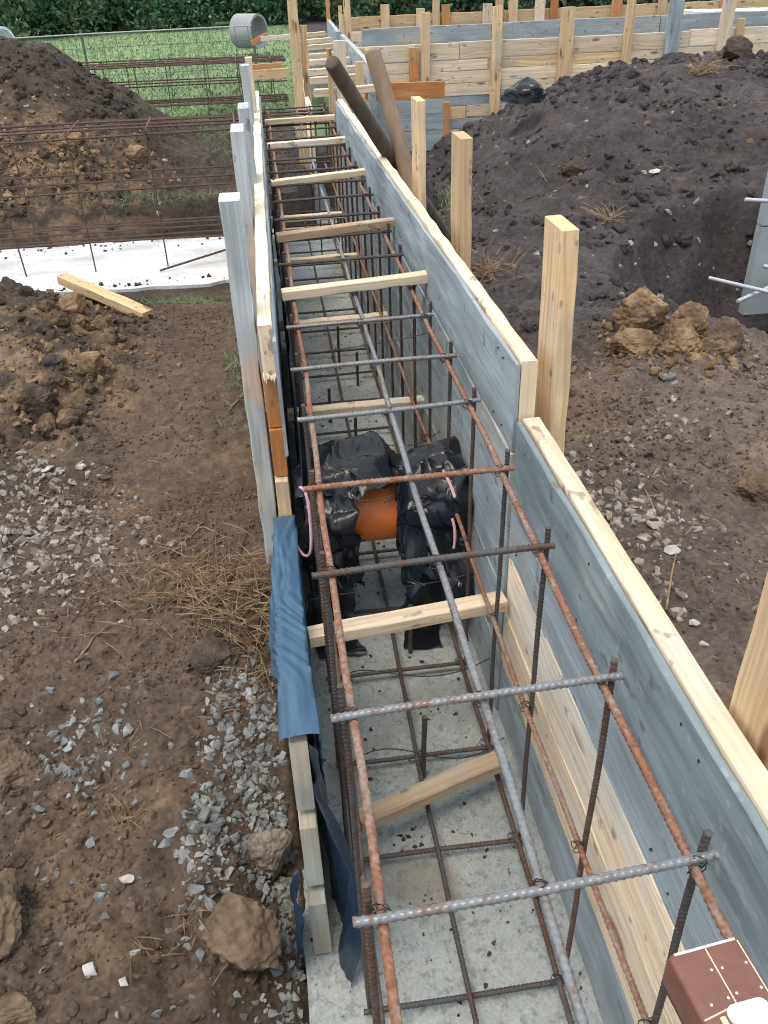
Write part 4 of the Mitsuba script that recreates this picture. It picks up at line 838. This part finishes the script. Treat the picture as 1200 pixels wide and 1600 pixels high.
L = np.where(y > 3.5, g.uniform(0.08, 0.26, n), g.uniform(0.03, 0.10, n))
stuff('dry_straw', 'straw tufts on the right bank and heap', 'straw', blades(x, y, L, 0.35, g.uniform(0.001, 0.002, n) * np.where(y > 3.5, 1.6, 1), g, 0.3, 0.01), 'straw')
for lab, pts, r in [('long thin twig lying on the soil right of the trench', [(0.665, 1.56), (0.73, 1.68), (0.80, 1.80)], 0.0035), ('short twig in the right gravel', [(0.80, 1.95), (0.83, 2.06), (0.84, 2.2)], 0.003), ('crooked pale root on the soil left of the straw', [(-0.93, 1.86), (-0.90, 1.92), (-0.865, 1.98)], 0.004),
                    ('thin twig leaning by the boards at the left stake', [(-0.52, 3.35), (-0.42, 3.6), (-0.38, 3.75)], 0.004), ('long dark twig crossing the straw', [(-0.53, 2.05), (-0.48, 2.25), (-0.44, 2.45)], 0.003), ('bent twig under the red-soil edge of the straw', [(-0.70, 2.35), (-0.6, 2.5), (-0.52, 2.42)], 0.003),
                    ('pale stalk at the left edge of the pale gravel', [(-1.28, 2.9), (-1.2, 2.82), (-1.1, 2.78)], 0.004)]:
    p = np.array(pts); t = np.linspace(0, 1, 12); xx = np.interp(t, [0, .5, 1], p[:, 0]); yy = np.interp(t, [0, .5, 1], p[:, 1])
    zz = ground_h(xx, yy); zz = np.maximum(zz, zz.mean() - 0.005) + 0.006
    solo('twig', lab, 'twig', tube(np.c_[xx, yy, zz], np.linspace(r, r * 0.6, 12), 6), 'straw' if 'dark' not in lab else 'bark', smooth=60)
P = [blob(g, 260, -0.44, 3.95, 0.05, 0.35), blob(g, 220, -0.85, 5.05, 0.15, 0.12), blob(g, 60, -1.75, 4.9, 0.04, 0.06), blob(g, 200, 1.0, 6.2, 0.12, 0.25), blob(g, 90, 1.95, 3.6, 0.1, 0.08), blob(g, 260, -1.2, 7.5, 0.35, 0.06), blob(g, 300, -0.75, 9.8, 0.18, 0.6)]
x, y = np.concatenate([p[0] for p in P]), np.concatenate([p[1] for p in P]); m = (np.abs(x) > 0.37); x, y = x[m], y[m]; n = len(x)
stuff('grass', 'sparse green grass tufts on the bare soil', 'grass', blades(x, y, g.uniform(0.03, 0.09, n), 0.3, g.uniform(0.0012, 0.003, n), g, 0.7), 'grass_blade')
n = 22000; y = 11.0 + 17 * g.random(n) ** 1.5; x = g.uniform(-0.42, 0.05, n) * y * 1.0 - 0.2
m = (x < 0.3) | (y > 14); x, y = x[m], y[m]; n = len(x)
stuff('grass', 'green meadow grass behind the site', 'grass', blades(x, y, g.uniform(0.03, 0.10, n), 0.35, g.uniform(0.005, 0.010, n), g, 0.7), 'grass_blade')

# ---------------------------------------------------------------- background: trees, fence, concrete rings, far right things
def leafcloud(g, n, c, rad, size):
    v = g.normal(size=(n, 3)); v /= np.linalg.norm(v, axis=1, keepdims=True); v *= g.random((n, 1)) ** 0.45
    clump = meshkit.noise(v * 3.1 + np.asarray(c) * 0.7, 3); v = v[clump > 0.36]; n = len(v)
    p = np.asarray(c) + v * np.asarray(rad); p[:, 2] = np.maximum(p[:, 2], 0.35)
    a = g.normal(size=(n, 3)); a /= np.linalg.norm(a, axis=1, keepdims=True); b = np.cross(a, g.normal(size=(n, 3))); b /= np.linalg.norm(b, axis=1, keepdims=True)
    s = size * g.uniform(0.6, 1.3, (n, 1))
    V = np.stack([p - a*s, p + b*s*0.5, p + a*s, p - b*s*0.5], 1).reshape(-1, 3)
    F = np.arange(4 * n).reshape(-1, 4); return V, F
def join(parts):
    V, F, o = [], [], 0
    for v, f in parts: V.append(v); F.append(f + o); o += len(v)
    return np.vstack(V), np.vstack(F)
leaves, trunks = [], []
for q in range(60):
    x = -17 + (q % 34) * 1.12 + g.normal(0, 0.3) + (0.5 if q > 33 else 0); y = 28.5 + g.normal(0, 1.0) + (1.5 if q % 2 else 0) + (3.5 if q > 33 else 0); y += 2.5 * (meshkit.noise(np.array([[x * 0.35, 0, 0]]), 7)[0] - 0.5)
    hgt = g.uniform(3.6, 6.0); wd = g.uniform(0.9, 1.5)
    leaves.append(leafcloud(g, 2000, (x, y, 0.3 + hgt * 0.42), (wd, wd, hgt * 0.46), 0.12))
    leaves.append(leafcloud(g, 900, (x + g.normal(0, .6), y - 0.9, 0.85), (1.2, 0.6, 0.75), 0.085))
    trunks.append(tube([(x, y, 0.2), (x + g.normal(0, .1), y, hgt * 0.4), (x + g.normal(0, .2), y, hgt * 0.8)], [0.09, 0.07, 0.03], 6))
k = numbered('woodland'); labels[k] = {'label': 'dense dark green row of trees and bushes behind the meadow', 'category': 'trees', 'kind': 'stuff'}
scene[k + '__foliage'] = ply(join(leaves), 'leaf'); labels[k + '__foliage'] = {'kind': 'stuff'}
scene[k + '__trunks'] = ply(cat(trunks), 'bark'); labels[k + '__trunks'] = {'kind': 'stuff'}
tk = thing('birch_tree', 'slim pale birch trunk before the dark trees at the left', 'tree')
part(tk, 'trunk', tube([(-6.05, 27.0, 0.95), (-6.15, 27.0, 1.9), (-6.2, 27, 4.2), (-6.1, 27, 6)], [0.07, 0.065, 0.05, 0.02], 8), 'bark_pale', smooth=60)
part(tk, 'crown', leafcloud(g, 1500, (-6.1, 27, 5.4), (1.0, 1.0, 1.6), 0.11), 'leaf')

k = thing('mesh_fence', 'thin wire mesh fence across the meadow', 'fence')
def fz(x): return 0.55 if False else 0.28
for z, r in ((1.20, 0.009), (1.04, 0.004), (0.88, 0.004), (0.72, 0.004), (0.56, 0.004), (0.40, 0.004)):
    part(k, 'rail', tube([(-4.6, 12.6, z - 0.04), (-2.3, 12.6, z - 0.01), (-0.25, 12.6, z)], r, 6), 'fence_rail' if r > 0.005 else 'fence_wire')
for q in range(26):
    x = -4.5 + q * 0.168; part(k, 'wire', tube([(x, 12.6, 0.25), (x, 12.61, 1.19)], 0.0032, 5), 'fence_wire')
for x in (-4.6, -2.4, -0.24): part(k, 'post', tube([(x, 12.63, 0.1), (x, 12.63, 1.24)], 0.016, 8), 'fence_wire')

def ring(label, c, d, r, L, mat):
    gk = trimesh.creation.annulus(r * 0.86, r, L, sections=48)
    a = trimesh.geometry.align_vectors([0, 0, 1], unit(d)); gk.apply_transform(a); gk.apply_translation(c)
    return solo('concrete_ring', label, 'concrete ring', gk, mat, smooth=40)
ring('grey concrete well ring lying on its side at the edge of the meadow', (-0.31, 19.3, 0.72), (0.80, -0.60, 0.0), 0.30, 0.50, 'concrete_ring')
ring('pale concrete ring end behind the left heap', (-5.28, 19.3, 0.70), (0.85, -0.5, 0.0), 0.30, 0.8, 'sheet_white')

k = thing('grey_wall_panel', 'grey-blue wall panel with rods at the right edge of the photo', 'wall panel')
for z0, z1 in [(0.12, 0.62), (0.625, 1.0), (1.005, 1.45)]:
    b = trimesh.creation.box((1.2, 0.06, z1 - z0 - 0.004)); b.apply_translation((2.99, 4.36, (z0 + z1) / 2)); part(k, 'slab', b, 'concrete_panel')
for a, b in [((2.24, 4.30, 0.78), (2.75, 4.12, 0.76)), ((2.12, 4.30, 0.37), (2.60, 3.86, 0.32)), ((2.42, 4.28, 0.42), (2.75, 3.95, 0.40)), ((2.20, 4.1, 0.30), (2.55, 4.25, 0.34))]:
    part(k, 'rod', tube([a, b], 0.011, 8), 'conduit', smooth=60)
# pale sheets and a parked van glimpsed at the far right
solo_plank('white_sheet', 'white board or sheet lying behind the formwork at the top right', 'sheet', 'sheet_white', (5.2, 11.6, 1.18), (8.4, 11.4, 1.13), 0.5, 0.05, up=(0, 1, 0))
vk = thing('parked_van', 'blue-grey parked vehicle behind the trees at the top right', 'van')
vx, vy = 12.9, 21.5
b = m3.Manifold.hull(m3.Manifold.cube((4.2, 1.8, 0.8), True).translate((vx, vy, 0.95)) + m3.Manifold.cube((3.0, 1.5, 0.1), True).translate((vx + 0.3, vy, 1.9))); part(vk, 'body', b, 'van_blue', smooth=30)
for dx in (-1.35, 1.35):
    w = trimesh.creation.cylinder(0.34, 1.85, sections=28); w.apply_transform(trimesh.transformations.rotation_matrix(PI / 2, [1, 0, 0])); w.apply_translation((vx + dx, vy, 0.62)); part(vk, 'wheel', w, 'film_black', smooth=40)
for dx in (-0.6, 0.7):
    w = trimesh.creation.box((1.1, 0.03, 0.42)); w.apply_transform(trimesh.transformations.rotation_matrix(0.18, [1, 0, 0])); w.apply_translation((vx + dx, vy - 0.87, 1.55)); part(vk, 'window', w, 'film_black')

# ---------------------------------------------------------------- brown case at the bottom right
ck = thing('leather_case', 'glossy brown leather case with pale seams, rivets and a white clasp, at the bottom right', 'case')
CT = np.array([0.1505, 0.352, 1.0085])       # middle of the top face
_ax = unit([0.995, 0.10, 0.0]); _ay = np.array([-_ax[1], _ax[0], 0.0])
def on_case(u, v, w=0.0): return CT + _ax * u + _ay * v + np.array([0, 0, w])
def rbox(hx, hy, z0, z1, r):
    sp = m3.Manifold.sphere(r, 24); parts_ = [sp.translate((sx * (hx - r), sy * (hy - r), z)) for sx in (-1, 1) for sy in (-1, 1) for z in (z0 + r, z1 - r)]
    m = m3.Manifold.batch_hull(parts_).to_mesh(); v = m.vert_properties[:, :3]
    return trimesh.Trimesh(CT + v[:, :1] * _ax + v[:, 1:2] * _ay + v[:, 2:3] * [0, 0, 1], m.tri_verts, process=False)
part(ck, 'body', rbox(0.0435, 0.102, -0.054, 0.0, 0.0075), 'leather', smooth=60)
part(ck, 'base', rbox(0.0425, 0.101, -0.0585, -0.046, 0.004), 'leather_dark', smooth=60)
part(ck, 'edge_highlight', tube([on_case(x_, 0.0985, -0.0008) for x_ in np.linspace(-0.036, 0.037, 12)], 0.0016, 8), 'highlight_white', smooth=60)  # pale tube painting the highlight along the top edge of the case
for a_, b_ in [((0.0, 0.096), (0.0, 0.036)), ((0.0385, 0.096), (0.0385, -0.09)), ((-0.041, 0.030), (0.0, 0.036))]:
    part(ck, 'seam', tube([on_case(*(np.array(a_) * (1 - t) + np.array(b_) * t), 0.0001) for t in np.linspace(0, 1, 12)], 0.0009, 6), 'thread', smooth=60)
for u_, v_ in [(-0.006, 0.074), (0.006, 0.073), (-0.005, 0.044), (0.006, 0.046), (-0.026, 0.042), (0.034, 0.072), (0.034, 0.045)]:
    s_ = trimesh.creation.icosphere(2, 0.0015); s_.vertices[:, 2] *= 0.5; s_.apply_translation(on_case(u_, v_, 0.0002)); part(ck, 'rivet', s_, 'lace_white', smooth=True)
def pad(u0, u1, v0, v1, h, r):
    sp = m3.CrossSection([[(u0, v0), (u1, v0), (u1, v1), (u0, v1)]]).offset(-r, m3.JoinType.Round).offset(r, m3.JoinType.Round, 2.0, 32)
    m = m3.Manifold.extrude(sp, h).to_mesh(); v = m.vert_properties[:, :3]
    return trimesh.Trimesh(CT + v[:, :1] * _ax + v[:, 1:2] * _ay + v[:, 2:3] * [0, 0, 1], m.tri_verts, process=False)
part(ck, 'clasp', pad(-0.016, 0.030, 0.016, 0.036, 0.0035, 0.009), 'lace_white', smooth=40)
part(ck, 'clasp', pad(-0.010, 0.038, -0.004, 0.0155, 0.0050, 0.009), 'lace_white', smooth=40)
for u_, v_ in [(-0.022, 0.024), (-0.018, 0.006)]: part(ck, 'buckle', pad(u_ - 0.003, u_ + 0.003, v_ - 0.0045, v_ + 0.0045, 0.002, 0.001), 'thread')

print('entries', len(scene), 'triangles', sum(len(w[1]) for w in meshkit.WRITTEN.values()))
